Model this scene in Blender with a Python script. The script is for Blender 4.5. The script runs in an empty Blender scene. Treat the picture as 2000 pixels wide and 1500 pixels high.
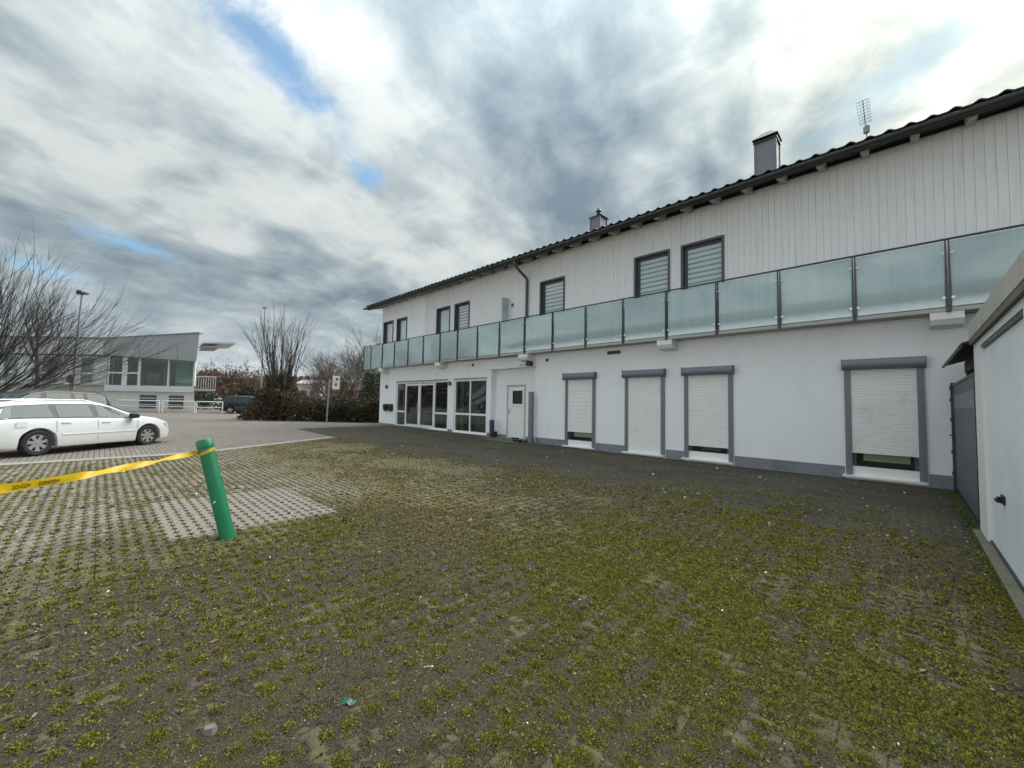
import bpy, bmesh, math, random
import numpy as np
from mathutils import Vector, Matrix

R = math.radians
random.seed(7)
rng = np.random.default_rng(11)
scene = bpy.context.scene
COL = scene.collection

# ------------------------------------------------------------------ camera
YAW, PITCH, ROLL, FOC = R(134.2986), R(2.8188), R(1.0268), 787.72 / 2000.0
CAM_H = 1.5
cam_d = bpy.data.cameras.new('camera')
cam_d.sensor_width = 36.0
cam_d.lens = 36.0 * FOC
cam_d.clip_start = 0.05
cam_d.clip_end = 2000.0
cam = bpy.data.objects.new('camera', cam_d)
COL.objects.link(cam)
_f = Vector((math.cos(YAW) * math.cos(PITCH), math.sin(YAW) * math.cos(PITCH), math.sin(PITCH)))
_r = Vector((math.sin(YAW), -math.cos(YAW), 0))
_u = _r.cross(_f)
_r2 = _r * math.cos(ROLL) + _u * math.sin(ROLL)
_u2 = -_r * math.sin(ROLL) + _u * math.cos(ROLL)
cam.matrix_world = Matrix(((_r2.x, _u2.x, -_f.x, 0), (_r2.y, _u2.y, -_f.y, 0), (_r2.z, _u2.z, -_f.z, CAM_H), (0, 0, 0, 1)))
scene.camera = cam

# ------------------------------------------------------------------ render settings
scene.render.engine = 'CYCLES'
scene.cycles.use_denoising = True
scene.cycles.max_bounces = 7
scene.cycles.diffuse_bounces = 4
scene.cycles.glossy_bounces = 4
scene.cycles.transmission_bounces = 6
scene.cycles.transparent_max_bounces = 8
scene.cycles.caustics_reflective = False
scene.cycles.caustics_refractive = False
scene.view_settings.view_transform = 'Standard'
scene.view_settings.look = 'None'
scene.view_settings.gamma = 1.0
scene.view_settings.use_curve_mapping = False
scene.view_settings.exposure = 1.6


class NT:
    """small helper to write node trees"""
    def __init__(self, tree):
        self.t = tree
        self.n = tree.nodes
        self.l = tree.links

    def put(self, sock, v):
        if v is None:
            return
        if isinstance(v, bpy.types.NodeSocket):
            self.l.new(v, sock)
        elif isinstance(v, (tuple, list)):
            if sock.type == 'RGBA' and len(v) == 3:
                v = (*v, 1.0)
            sock.default_value = v
        else:
            sock.default_value = v

    def node(self, kind, ins=None, **props):
        nd = self.n.new(kind)
        for k, v in props.items():
            setattr(nd, k, v)
        for k, v in (ins or {}).items():
            self.put(nd.inputs[k], v)
        return nd

    def m(self, op, a, b=None, c=None, clamp=False):
        nd = self.node('ShaderNodeMath', operation=op, use_clamp=clamp)
        self.put(nd.inputs[0], a)
        self.put(nd.inputs[1], b)
        if c is not None:
            self.put(nd.inputs[2], c)
        return nd.outputs[0]

    def v(self, op, a, b=None, out='Vector'):
        nd = self.node('ShaderNodeVectorMath', operation=op)
        self.put(nd.inputs[0], a)
        if b is not None:
            if op == 'SCALE':
                self.put(nd.inputs['Scale'], b)
            else:
                self.put(nd.inputs[1], b)
        return nd.outputs[out]

    def ss(self, x, lo, hi):
        nd = self.node('ShaderNodeMapRange', interpolation_type='SMOOTHSTEP')
        self.put(nd.inputs['Value'], x)
        nd.inputs['From Min'].default_value = lo
        nd.inputs['From Max'].default_value = hi
        return nd.outputs['Result']

    def mix(self, f, a, b, blend='MIX'):
        nd = self.node('ShaderNodeMix', data_type='RGBA', blend_type=blend)
        self.put(nd.inputs['Factor'], f)
        self.put(nd.inputs['A'], a) if False else self.put(nd.inputs[6], a)
        self.put(nd.inputs[7], b)
        return nd.outputs[2]

    def noise(self, vec, scale, detail=4, rough=0.5, dist=0.0, lac=2.0):
        nd = self.node('ShaderNodeTexNoise', {'Scale': scale, 'Detail': detail, 'Roughness': rough, 'Distortion': dist, 'Lacunarity': lac})
        self.put(nd.inputs['Vector'], vec)
        return nd.outputs['Fac']

    def ramp(self, fac, stops, interp='LINEAR'):
        nd = self.node('ShaderNodeValToRGB')
        cr = nd.color_ramp
        cr.interpolation = interp
        while len(cr.elements) > 1:
            cr.elements.remove(cr.elements[-1])
        for i, (p, c) in enumerate(stops):
            e = cr.elements[0] if i == 0 else cr.elements.new(p)
            e.position = p
            e.color = (*c, 1.0) if len(c) == 3 else c
        self.put(nd.inputs['Fac'], fac)
        return nd.outputs['Color']


# ------------------------------------------------------------------ world: broken cloud over a blue sky
SUN_ELEV, SUN_AZ = R(42), R(82)          # behind the house, to the right of the picture
sun_dir = Vector((math.cos(SUN_ELEV) * math.cos(SUN_AZ), math.cos(SUN_ELEV) * math.sin(SUN_AZ), math.sin(SUN_ELEV)))
world = bpy.data.worlds.new('World')
scene.world = world
world.use_nodes = True
w = NT(world.node_tree)
w.n.clear()
gen = w.node('ShaderNodeTexCoord').outputs['Generated']
sep = w.node('ShaderNodeSeparateXYZ', {'Vector': gen})
dx, dy, dz = sep.outputs
zc = w.m('ADD', w.m('MAXIMUM', dz, 0.0), 0.24)
plane = w.node('ShaderNodeCombineXYZ', {'X': w.m('DIVIDE', dx, zc), 'Y': w.m('DIVIDE', dy, zc), 'Z': 3.7}).outputs[0]
# streets of cloud run along one wind direction: stretch the lookup
rotd = w.node('ShaderNodeMapping', {'Vector': plane, 'Rotation': (0, 0, R(-17)), 'Location': (9.1, 2.2, 0)}).outputs[0]
wind = w.node('ShaderNodeMapping', {'Vector': rotd, 'Scale': (1.0, 0.52, 1.0)}).outputs[0]
big = w.noise(wind, 1.7, 3, 0.45, 0.3)
fine = w.noise(wind, 4.6, 5, 0.5, 0.35)
detail = w.noise(plane, 4.6, 9, 0.57, 0.25)
thick = w.m('ADD', w.m('ADD', w.m('MULTIPLY', big, 0.48), w.m('MULTIPLY', fine, 0.22)), w.m('MULTIPLY', detail, 0.30))
thick = w.m('ADD', w.m('MULTIPLY', w.m('SUBTRACT', thick, 0.49), 1.3), 0.497)
CLOUD = w.ramp(thick, [(0.36, (0.71, 0.715, 0.69)), (0.44, (0.62, 0.64, 0.625)), (0.50, (0.46, 0.50, 0.51)), (0.56, (0.33, 0.385, 0.415)), (0.65, (0.20, 0.25, 0.295))])
# the overcast is brightest overhead and dims towards the horizon, made steeper than natural to lift walls and ground
elev = w.m('MAXIMUM', dz, 0.0)
grad = w.m('ADD', w.m('ADD', 0.335, w.m('MULTIPLY', elev, 0.04)), w.m('MULTIPLY', w.m('POWER', elev, 5.0), 1.6))
hor = w.ss(elev, 0.26, 0.0)
# thinner, sun-lit cloud around the hidden sun
sdot = w.v('DOT_PRODUCT', gen, tuple(sun_dir), out='Value')
glow = w.m('POWER', w.m('MAXIMUM', sdot, 0.0), 16.0)
glow2 = w.m('POWER', w.m('MAXIMUM', sdot, 0.0), 2.2)
thin = w.m('SUBTRACT', 1.25, w.m('MULTIPLY', thick, 1.3))
lit = w.m('ADD', grad, w.m('ADD', w.m('MULTIPLY', w.m('MULTIPLY', glow, thin), 0.34), w.m('MULTIPLY', glow2, 0.035)))
CLOUD = w.mix(w.m('MULTIPLY', hor, 0.6), CLOUD, (0.70, 0.745, 0.765))
CLOUD = w.v('SCALE', CLOUD, lit)
warm = w.mix(glow, (0.955, 1.0, 1.025), (1.06, 1.02, 0.88))
CLOUD = w.v('MULTIPLY', CLOUD, warm)
# holes in the cloud sheet
wob = w.m('MULTIPLY', w.m('SUBTRACT', w.noise(plane, 9.5, 7, 0.62, 0.4), 0.5), 2.9)


def hole(center, along, la, lb, amt=1.0):
    c = Vector(center).normalized()
    a = Vector(along) - c * Vector(along).dot(c)
    a.normalize()
    b = c.cross(a)
    u = w.m('DIVIDE', w.v('DOT_PRODUCT', gen, tuple(a), out='Value'), la)
    v_ = w.m('DIVIDE', w.v('DOT_PRODUCT', gen, tuple(b), out='Value'), lb)
    d = w.m('SQRT', w.m('ADD', w.m('MULTIPLY', u, u), w.m('MULTIPLY', v_, v_)))
    front = w.ss(w.v('DOT_PRODUCT', gen, tuple(c), out='Value'), 0.5, 0.8)
    return w.m('MULTIPLY', w.m('MULTIPLY', w.ss(w.m('ADD', d, wob), 1.65, -0.05), front), amt)


h1 = hole((-0.7764, 0.19, 0.601), (-0.012, 0.111, -0.052), 0.13, 0.04, 0.85)
h2 = hole((-0.8006, 0.3707, 0.4708), (0, 1, 0), 0.034, 0.022, 0.7)
h3 = hole((-0.963, 0.03, 0.2666), (0.03, 1, -0.12), 0.06, 0.013, 0.5)
h4 = hole((-0.977, -0.0726, 0.2005), (0.03, 1, -0.1), 0.05, 0.012, 0.4)
h5 = hole((0.02, 0.845, 0.533), (0.1, -0.033, 0.049), 0.14, 0.034, 0.6)
holes = w.m('MAXIMUM', w.m('MAXIMUM', h1, h2), w.m('MAXIMUM', w.m('MAXIMUM', h3, h4), h5))
rand_gap = w.m('MULTIPLY', w.ss(thick, 0.34, 0.29), 0.7)
holes = w.m('MAXIMUM', holes, rand_gap)
sky = w.node('ShaderNodeTexSky', sky_type='NISHITA', sun_disc=False)
sky.sun_elevation = SUN_ELEV
sky.sun_rotation = math.pi / 2 - SUN_AZ
sky.air_density = 1.0
sky.dust_density = 0.6
sky.ozone_density = 2.0
blue = w.v('SCALE', sky.outputs['Color'], w.m('SUBTRACT', 0.085, w.m('MULTIPLY', glow2, 0.055)))
blue = w.v('MULTIPLY', blue, (0.72, 1.0, 1.0))
final = w.mix(holes, CLOUD, blue)
bg = w.node('ShaderNodeBackground', {'Color': final, 'Strength': 1.0})
out = w.node('ShaderNodeOutputWorld')
w.l.new(bg.outputs[0], out.inputs['Surface'])

sun_l = bpy.data.lights.new('sun', 'SUN')
sun_l.energy = 1.5
sun_l.angle = R(50)
sun_l.color = (1.0, 0.97, 0.92)
sun_o = bpy.data.objects.new('sun', sun_l)
COL.objects.link(sun_o)
sun_o.rotation_euler = (-sun_dir).to_track_quat('-Z', 'Y').to_euler()
sun_o.location = (0, 30, 40)


# ------------------------------------------------------------------ materials
def new_mat(name):
    m = bpy.data.materials.new(name)
    m.use_nodes = True
    nt = NT(m.node_tree)
    bs = nt.n['Principled BSDF']
    return m, nt, bs


def simple(name, col, rough=0.6, metal=0.0, var=0.0, vscale=3.0, bump=0.0, bscale=40.0, coat=0.0, spec=0.5, stretch=None, dirt=None):
    """plain paint, metal or plastic with slight variation; dirt=(colour, amount, scale)"""
    m, nt, bs = new_mat(name)
    pos = nt.node('ShaderNodeNewGeometry').outputs['Position']
    vec = pos
    if stretch:
        vec = nt.node('ShaderNodeMapping', {'Vector': pos, 'Scale': stretch}).outputs[0]
    c = (*col, 1.0)
    if var > 0:
        n = nt.noise(vec, vscale, 6, 0.6)
        k = nt.m('ADD', 1.0 - var, nt.m('MULTIPLY', n, 2 * var))
        c = nt.v('SCALE', c[:3], k)
    if dirt:
        dcol, amt, dsc = dirt
        n2 = nt.noise(vec, dsc, 8, 0.65, 0.3)
        c = nt.mix(nt.m('MULTIPLY', nt.ss(n2, 0.5, 0.75), amt), c, dcol)
    nt.put(bs.inputs['Base Color'], c)
    bs.inputs['Roughness'].default_value = rough
    bs.inputs['Metallic'].default_value = metal
    bs.inputs['Specular IOR Level'].default_value = spec
    if coat:
        bs.inputs['Coat Weight'].default_value = coat
        bs.inputs['Coat Roughness'].default_value = 0.04
    if bump > 0:
        bn = nt.noise(vec, bscale, 5, 0.6)
        b = nt.node('ShaderNodeBump', {'Strength': bump, 'Distance': 0.01, 'Height': bn})
        nt.l.new(b.outputs[0], bs.inputs['Normal'])
    return m


def glass_mat(name, tint, rough=0.02, alpha=0.5, spec=0.5, ior=1.5):
    """window glass: a mirror-like sheet over a partly see-through tint"""
    m, nt, bs = new_mat(name)
    nt.n.remove(bs)
    lw = nt.node('ShaderNodeLayerWeight', {'Blend': 0.5})
    gl = nt.node('ShaderNodeBsdfGlossy', {'Color': (0.80, 0.86, 0.85, 1), 'Roughness': rough})
    tr = nt.node('ShaderNodeBsdfTransparent', {'Color': (*tint, 1)})
    df = nt.node('ShaderNodeBsdfDiffuse', {'Color': (*[t * 0.25 for t in tint], 1)})
    mx0 = nt.node('ShaderNodeMixShader', {0: alpha})
    nt.l.new(df.outputs[0], mx0.inputs[1])
    nt.l.new(tr.outputs[0], mx0.inputs[2])
    mx = nt.node('ShaderNodeMixShader')
    k = nt.m('MINIMUM', nt.m('MULTIPLY', nt.m('ADD', 0.045, nt.m('MULTIPLY', nt.m('POWER', lw.outputs['Facing'], 4.0), 0.85)), 1.0 + spec), 1.0)
    nt.l.new(k, mx.inputs[0])
    nt.l.new(mx0.outputs[0], mx.inputs[1])
    nt.l.new(gl.outputs[0], mx.inputs[2])
    nt.l.new(mx.outputs[0], nt.n['Material Output'].inputs['Surface'])
    return m


M = {}
M['render'] = simple('white_render', (0.87, 0.885, 0.90), 0.85, var=0.035, vscale=1.1, bump=0.2, bscale=140, stretch=(1.6, 1.6, 0.5), dirt=((0.72, 0.72, 0.71), 0.35, 1.3))
M['board'] = simple('white_boards', (0.80, 0.805, 0.81), 0.7, var=0.05, vscale=2.0, bump=0.08, bscale=60, stretch=(6, 6, 0.5), dirt=((0.52, 0.52, 0.48), 0.35, 1.6))
M['groove'] = simple('board_backing', (0.62, 0.62, 0.61), 0.8)
M['anthracite'] = simple('anthracite_frame', (0.085, 0.088, 0.11), 0.45, var=0.06, vscale=6)
M['grey_metal'] = simple('grey_shutter_metal', (0.185, 0.19, 0.225), 0.4, var=0.05, vscale=5)
M['plinth'] = simple('grey_plinth', (0.225, 0.235, 0.275), 0.85, var=0.08, vscale=2.2, bump=0.15, bscale=90, dirt=((0.10, 0.095, 0.075), 0.5, 1.7))
M['shutter'] = simple('cream_shutter', (0.83, 0.835, 0.815), 0.5, var=0.03, vscale=4, dirt=((0.5, 0.49, 0.43), 0.3, 3.0))
M['white_plastic'] = simple('white_plastic', (0.82, 0.83, 0.82), 0.35, var=0.02)
M['white_paint'] = simple('white_paint', (0.78, 0.78, 0.76), 0.5, var=0.03, dirt=((0.5, 0.48, 0.42), 0.4, 2.5))
M['steel'] = simple('brushed_steel', (0.30, 0.31, 0.34), 0.35, 0.8, var=0.08, vscale=10)
M['dark_steel'] = simple('dark_steel', (0.06, 0.066, 0.08), 0.4, 0.5)
M['chrome'] = simple('bright_steel', (0.75, 0.76, 0.77), 0.2, 0.9)
M['black'] = simple('black_plastic', (0.012, 0.012, 0.014), 0.45)
M['rubber'] = simple('tyre_rubber', (0.018, 0.018, 0.019), 0.8, bump=0.1, bscale=80)
M['tile'] = simple('dark_roof_tile', (0.022, 0.023, 0.027), 0.55, var=0.25, vscale=5, dirt=((0.05, 0.055, 0.04), 0.5, 6))
M['gutter'] = simple('dark_gutter', (0.035, 0.036, 0.042), 0.4, 0.3)
M['downpipe'] = simple('brown_grey_downpipe', (0.10, 0.092, 0.095), 0.4, 0.3, var=0.08)
M['soffit'] = simple('painted_soffit', (0.40, 0.40, 0.38), 0.8, var=0.08, vscale=3)
M['slate'] = simple('chimney_cladding', (0.20, 0.205, 0.235), 0.55, var=0.12, vscale=3)
M['cap'] = simple('chimney_cap', (0.02, 0.018, 0.022), 0.5)
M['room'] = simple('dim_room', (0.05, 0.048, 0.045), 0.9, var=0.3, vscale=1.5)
M['room_floor'] = simple('room_floor', (0.16, 0.14, 0.12), 0.5, var=0.1)
M['curtain'] = simple('room_blind', (0.55, 0.56, 0.45), 0.8, var=0.12, vscale=5, stretch=(8, 8, 0.6))
M['furniture'] = simple('dim_furniture', (0.22, 0.21, 0.19), 0.7, var=0.3, vscale=2)
M['glass'] = glass_mat('window_glass', (0.96, 0.98, 0.98), 0.015, 0.98, 0.5)
M['glass_dark'] = glass_mat('dark_window_glass', (0.74, 0.78, 0.76), 0.02, 0.96, 0.35)
M['blind'] = simple('zebra_blind_fabric', (0.86, 0.90, 0.92), 0.8, var=0.04)
M['blind_dark'] = simple('zebra_blind_gap', (0.34, 0.40, 0.42), 0.85)
M['concrete'] = simple('weathered_concrete', (0.40, 0.39, 0.35), 0.9, var=0.16, vscale=5, bump=0.35, bscale=60, stretch=(1, 1, 0.35), dirt=((0.16, 0.15, 0.12), 0.7, 4.0))
M['mossy_concrete'] = simple('mossy_concrete', (0.13, 0.125, 0.09), 0.95, var=0.3, vscale=6, bump=0.5, bscale=70, dirt=((0.06, 0.075, 0.02), 0.9, 5.0))
M['garage_door'] = simple('white_garage_door', (0.76, 0.80, 0.83), 0.35, var=0.025, vscale=1.2, dirt=((0.5, 0.52, 0.52), 0.3, 1.5))
M['gate'] = simple('grey_green_gate', (0.085, 0.105, 0.112), 0.5, var=0.12, vscale=2.5, bump=0.05, bscale=40)
M['gate_light'] = simple('paler_gate_band', (0.16, 0.185, 0.185), 0.45, var=0.08, vscale=3)
M['timber'] = simple('red_brown_timber', (0.13, 0.05, 0.025), 0.7, var=0.3, vscale=6, stretch=(1, 1, 6), bump=0.15)
M['timber_dark'] = simple('dark_brown_boards', (0.075, 0.042, 0.028), 0.75, var=0.3, vscale=5, bump=0.15)
M['green_plastic'] = simple('green_bollard_paint', (0.004, 0.18, 0.075), 0.45, var=0.22, vscale=5, bump=0.06, bscale=30, stretch=(1, 1, 0.4), dirt=((0.06, 0.13, 0.07), 0.6, 11))
M['tape'] = None
M['car_white'] = simple('white_car_paint', (0.74, 0.76, 0.76), 0.28, coat=0.8, var=0.015, vscale=2, dirt=((0.5, 0.5, 0.46), 0.25, 3))
M['car_dark'] = simple('dark_grey_car_paint', (0.03, 0.033, 0.037), 0.35, 0.2, coat=0.3)
M['car_navy'] = simple('dark_blue_car_paint', (0.022, 0.028, 0.042), 0.3, 0.3, coat=0.8)
M['car_silver'] = simple('silver_car_paint', (0.42, 0.43, 0.45), 0.3, 0.5, coat=0.6)
M['car_glass'] = glass_mat('car_glass', (0.42, 0.50, 0.48), 0.02, 0.55, -0.3)
M['car_trim'] = simple('car_black_trim', (0.02, 0.02, 0.022), 0.5)
M['car_seat'] = simple('car_interior', (0.05, 0.05, 0.05), 0.9)
M['alloy'] = simple('alloy_rim', (0.56, 0.57, 0.58), 0.3, 0.75)
M['red_lamp'] = simple('red_lamp', (0.35, 0.012, 0.02), 0.2, coat=0.6)
M['clear_lamp'] = simple('clear_lamp', (0.55, 0.57, 0.60), 0.15, 0.4, coat=0.6)
M['panel_grey'] = simple('grey_cladding', (0.42, 0.435, 0.44), 0.5, 0.15, var=0.05, vscale=1.2)
M['panel_white'] = simple('white_profiled_sheet', (0.76, 0.80, 0.80), 0.5, var=0.05, vscale=1.5)
M['base_cream'] = simple('cream_block_base', (0.78, 0.765, 0.70), 0.85, var=0.07, vscale=1.0, bump=0.1, dirt=((0.42, 0.41, 0.35), 0.35, 1.1))
M['bark'] = simple('grey_brown_bark', (0.085, 0.072, 0.06), 0.9, var=0.35, vscale=8, bump=0.3, bscale=50)
M['bark_red'] = simple('reddish_twigs', (0.10, 0.072, 0.056), 0.9, var=0.35, vscale=5)
M['bark_dark'] = simple('dark_twigs', (0.05, 0.043, 0.037), 0.9, var=0.35, vscale=6)
M['sign_blue'] = simple('blue_sign', (0.07, 0.05, 0.30), 0.4)
M['sign_red'] = simple('red_sign', (0.30, 0.03, 0.07), 0.4)
M['sign_white'] = simple('white_sign', (0.78, 0.76, 0.72), 0.5, var=0.05)
M['sign_dark'] = simple('dark_print', (0.10, 0.085, 0.075), 0.6)
M['ink'] = simple('black_print', (0.03, 0.02, 0.005), 0.6)
M['galv'] = simple('galvanised_pole', (0.30, 0.31, 0.32), 0.45, 0.5, var=0.12, vscale=4)
M['stone'] = simple('grey_stone', (0.16, 0.14, 0.125), 0.8, var=0.2, vscale=20, bump=0.3, bscale=60)
M['green_scrap'] = simple('green_plastic_scrap', (0.0, 0.10, 0.075), 0.3)


def leaf_mat(name, cols, rough=0.7, transl=0.25):
    m, nt, bs = new_mat(name)
    g = nt.node('ShaderNodeNewGeometry')
    k = len(cols)
    c = nt.ramp(g.outputs['Random Per Island'], [((i + 0.5) / k, cc) for i, cc in enumerate(cols)])
    pn = nt.noise(g.outputs['Position'], 1.3, 4, 0.6)
    c = nt.v('SCALE', c, nt.m('ADD', 0.65, nt.m('MULTIPLY', pn, 0.7)))
    nt.put(bs.inputs['Base Color'], c)
    bs.inputs['Roughness'].default_value = rough
    bs.inputs['Specular IOR Level'].default_value = 0.25
    tl = nt.node('ShaderNodeBsdfTranslucent')
    nt.l.new(c, tl.inputs['Color'])
    mx = nt.node('ShaderNodeMixShader', {0: transl})
    nt.l.new(bs.outputs[0], mx.inputs[1])
    nt.l.new(tl.outputs[0], mx.inputs[2])
    nt.l.new(mx.outputs[0], nt.n['Material Output'].inputs['Surface'])
    return m


M['moss_plain'] = leaf_mat('moss_plain', [(0.06, 0.07, 0.014), (0.10, 0.115, 0.016), (0.15, 0.165, 0.02), (0.20, 0.205, 0.028), (0.15, 0.125, 0.04)], 0.8, 0.3)


def moss_mat():
    """fresh yellow-green cushions in front and to the right, drier olive growth further off"""
    m, nt, bs = new_mat('moss')
    g = nt.node('ShaderNodeNewGeometry')
    pos = g.outputs['Position']
    sx = nt.node('ShaderNodeSeparateXYZ', {'Vector': pos})
    r_ = g.outputs['Random Per Island']
    fresh = nt.ramp(r_, [(0.04, (0.04, 0.042, 0.010)), (0.25, (0.105, 0.112, 0.014)), (0.55, (0.19, 0.195, 0.02)), (0.82, (0.29, 0.285, 0.036)), (0.97, (0.19, 0.125, 0.055))])
    dry = nt.ramp(r_, [(0.05, (0.06, 0.05, 0.024)), (0.4, (0.21, 0.182, 0.072)), (0.8, (0.34, 0.295, 0.125)), (0.97, (0.20, 0.13, 0.08))])
    n = nt.noise(pos, 0.7, 5, 0.65, 0.3)
    n2 = nt.noise(pos, 4.0, 5, 0.65)
    far_ = nt.m('MULTIPLY', nt.ss(sx.outputs['X'], -1.5, -5.0), nt.ss(sx.outputs['Y'], 1.5, 3.5))
    k = nt.m('ADD', far_, nt.m('ADD', nt.m('MULTIPLY', nt.m('SUBTRACT', n, 0.5), 1.9), nt.m('MULTIPLY', nt.m('SUBTRACT', n2, 0.5), 1.5)))
    c = nt.mix(nt.ss(k, 0.0, 0.75), fresh, dry)
    nt.put(bs.inputs['Base Color'], c)
    bs.inputs['Roughness'].default_value = 0.85
    bs.inputs['Specular IOR Level'].default_value = 0.2
    tl = nt.node('ShaderNodeBsdfTranslucent')
    nt.l.new(c, tl.inputs['Color'])
    mx = nt.node('ShaderNodeMixShader', {0: 0.3})
    nt.l.new(bs.outputs[0], mx.inputs[1])
    nt.l.new(tl.outputs[0], mx.inputs[2])
    nt.l.new(mx.outputs[0], nt.n['Material Output'].inputs['Surface'])
    return m


M['moss'] = moss_mat()
M['grass'] = leaf_mat('grass_blades', [(0.05, 0.10, 0.012), (0.09, 0.16, 0.02), (0.14, 0.17, 0.04)], 0.6, 0.3)
M['litter_leaf'] = leaf_mat('dry_leaves', [(0.16, 0.10, 0.06), (0.28, 0.17, 0.10), (0.10, 0.06, 0.04), (0.34, 0.24, 0.16), (0.07, 0.05, 0.04)], 0.8, 0.1)
M['brown_leaf'] = leaf_mat('brown_hedge_leaves', [(0.07, 0.047, 0.030), (0.10, 0.064, 0.040), (0.045, 0.036, 0.022), (0.05, 0.052, 0.024), (0.14, 0.10, 0.066), (0.028, 0.025, 0.017)], 0.8, 0.15)
M['ivy'] = leaf_mat('ivy_leaves', [(0.018, 0.026, 0.012), (0.03, 0.042, 0.018), (0.05, 0.035, 0.022), (0.015, 0.018, 0.01)], 0.5, 0.1)
M['green_hedge'] = leaf_mat('green_hedge_leaves', [(0.028, 0.034, 0.016), (0.045, 0.055, 0.02), (0.06, 0.05, 0.026), (0.022, 0.024, 0.014)], 0.6, 0.15)
M['russet'] = leaf_mat('russet_leaves', [(0.17, 0.095, 0.06), (0.12, 0.07, 0.05), (0.22, 0.13, 0.085), (0.09, 0.06, 0.045)], 0.8, 0.2)
M['evergreen'] = leaf_mat('evergreen_leaves', [(0.018, 0.028, 0.014), (0.03, 0.045, 0.02), (0.04, 0.05, 0.03)], 0.6, 0.1)


def pebble_mat():
    m, nt, bs = new_mat('pebbles')
    g = nt.node('ShaderNodeNewGeometry')
    c = nt.ramp(g.outputs['Random Per Island'], [(0.0, (0.10, 0.09, 0.08)), (0.35, (0.22, 0.20, 0.17)), (0.7, (0.42, 0.39, 0.34)), (0.93, (0.75, 0.73, 0.70))], 'CONSTANT')
    nt.put(bs.inputs['Base Color'], c)
    bs.inputs['Roughness'].default_value = 0.75
    return m


M['pebble'] = pebble_mat()
M['crumb'] = leaf_mat('soil_crumb', [(0.018, 0.013, 0.008), (0.05, 0.036, 0.021), (0.095, 0.072, 0.045), (0.155, 0.122, 0.082), (0.035, 0.023, 0.014)], 0.95, 0.0)


def frosted():
    """satin balcony glass: milky turquoise body, light passes, soft mirror on the outside"""
    m, nt, bs = new_mat('satin_balcony_glass')
    pos = nt.node('ShaderNodeNewGeometry').outputs['Position']
    st = nt.node('ShaderNodeMapping', {'Vector': pos, 'Scale': (9, 9, 0.5)}).outputs[0]
    n = nt.noise(st, 1.0, 5, 0.6)
    oi = nt.node('ShaderNodeObjectInfo').outputs['Random']
    n3 = nt.noise(pos, 1.7, 6, 0.65, 0.4)
    c = nt.mix(nt.ss(n, 0.42, 0.75), (0.70, 0.85, 0.87), (0.62, 0.80, 0.78))
    c = nt.mix(nt.m('MULTIPLY', nt.ss(n3, 0.5, 0.72), 0.45), c, (0.50, 0.64, 0.60))
    c = nt.v('SCALE', c, nt.m('ADD', 0.86, nt.m('MULTIPLY', oi, 0.18)))
    nt.n.remove(bs)
    df = nt.node('ShaderNodeBsdfDiffuse', {'Color': c})
    tl = nt.node('ShaderNodeBsdfTranslucent', {'Color': c})
    gl = nt.node('ShaderNodeBsdfGlossy', {'Color': (0.86, 0.95, 0.96, 1), 'Roughness': 0.05})
    a = nt.node('ShaderNodeMixShader', {0: 0.42})
    nt.l.new(df.outputs[0], a.inputs[1])
    nt.l.new(tl.outputs[0], a.inputs[2])
    fr = nt.node('ShaderNodeFresnel', {'IOR': 2.9})
    b = nt.node('ShaderNodeMixShader')
    nt.l.new(fr.outputs[0], b.inputs[0])
    nt.l.new(a.outputs[0], b.inputs[1])
    nt.l.new(gl.outputs[0], b.inputs[2])
    nt.l.new(b.outputs[0], nt.n['Material Output'].inputs['Surface'])
    return m


M['frosted'] = frosted()


def tape_mat():
    m, nt, bs = new_mat('yellow_tape')
    pos = nt.node('ShaderNodeNewGeometry').outputs['Position']
    n = nt.noise(pos, 7, 4, 0.6)
    c = nt.mix(n, (0.72, 0.42, 0.01), (0.85, 0.62, 0.03))
    nt.put(bs.inputs['Base Color'], c)
    bs.inputs['Roughness'].default_value = 0.35
    tl = nt.node('ShaderNodeBsdfTranslucent')
    nt.l.new(c, tl.inputs['Color'])
    mx = nt.node('ShaderNodeMixShader', {0: 0.35})
    nt.l.new(bs.outputs[0], mx.inputs[1])
    nt.l.new(tl.outputs[0], mx.inputs[2])
    nt.l.new(mx.outputs[0], nt.n['Material Output'].inputs['Surface'])
    return m


M['tape'] = tape_mat()


# ------------------------------------------------------------------ ground materials
def soil_mat():
    m, nt, bs = new_mat('dark_soil')
    pos = nt.node('ShaderNodeNewGeometry').outputs['Position']
    n = nt.noise(pos, 2.1, 6, 0.65)
    f = nt.noise(pos, 62, 7, 0.78)
    c = nt.mix(nt.ss(f, 0.3, 0.72), (0.007, 0.0055, 0.0035), (0.115, 0.090, 0.060))
    c = nt.v('SCALE', c, nt.m('ADD', 0.05, nt.m('MULTIPLY', nt.noise(pos, 13, 7, 0.75), 1.7)))
    mf = nt.mix(nt.noise(pos, 140, 5, 0.7), (0.018, 0.016, 0.004), (0.12, 0.105, 0.02))
    mk_ = nt.m('ADD', nt.m('MULTIPLY', n, 0.45), nt.m('MULTIPLY', nt.noise(pos, 11, 7, 0.72, 0.4), 0.55))
    c = nt.mix(nt.m('MULTIPLY', nt.ss(mk_, 0.47, 0.58), 0.6), c, mf)
    nt.put(bs.inputs['Base Color'], c)
    bs.inputs['Roughness'].default_value = 0.95
    b = nt.node('ShaderNodeBump', {'Strength': 1.0, 'Distance': 0.016, 'Height': nt.noise(pos, 60, 8, 0.75)})
    nt.l.new(b.outputs[0], bs.inputs['Normal'])
    return m


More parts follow.
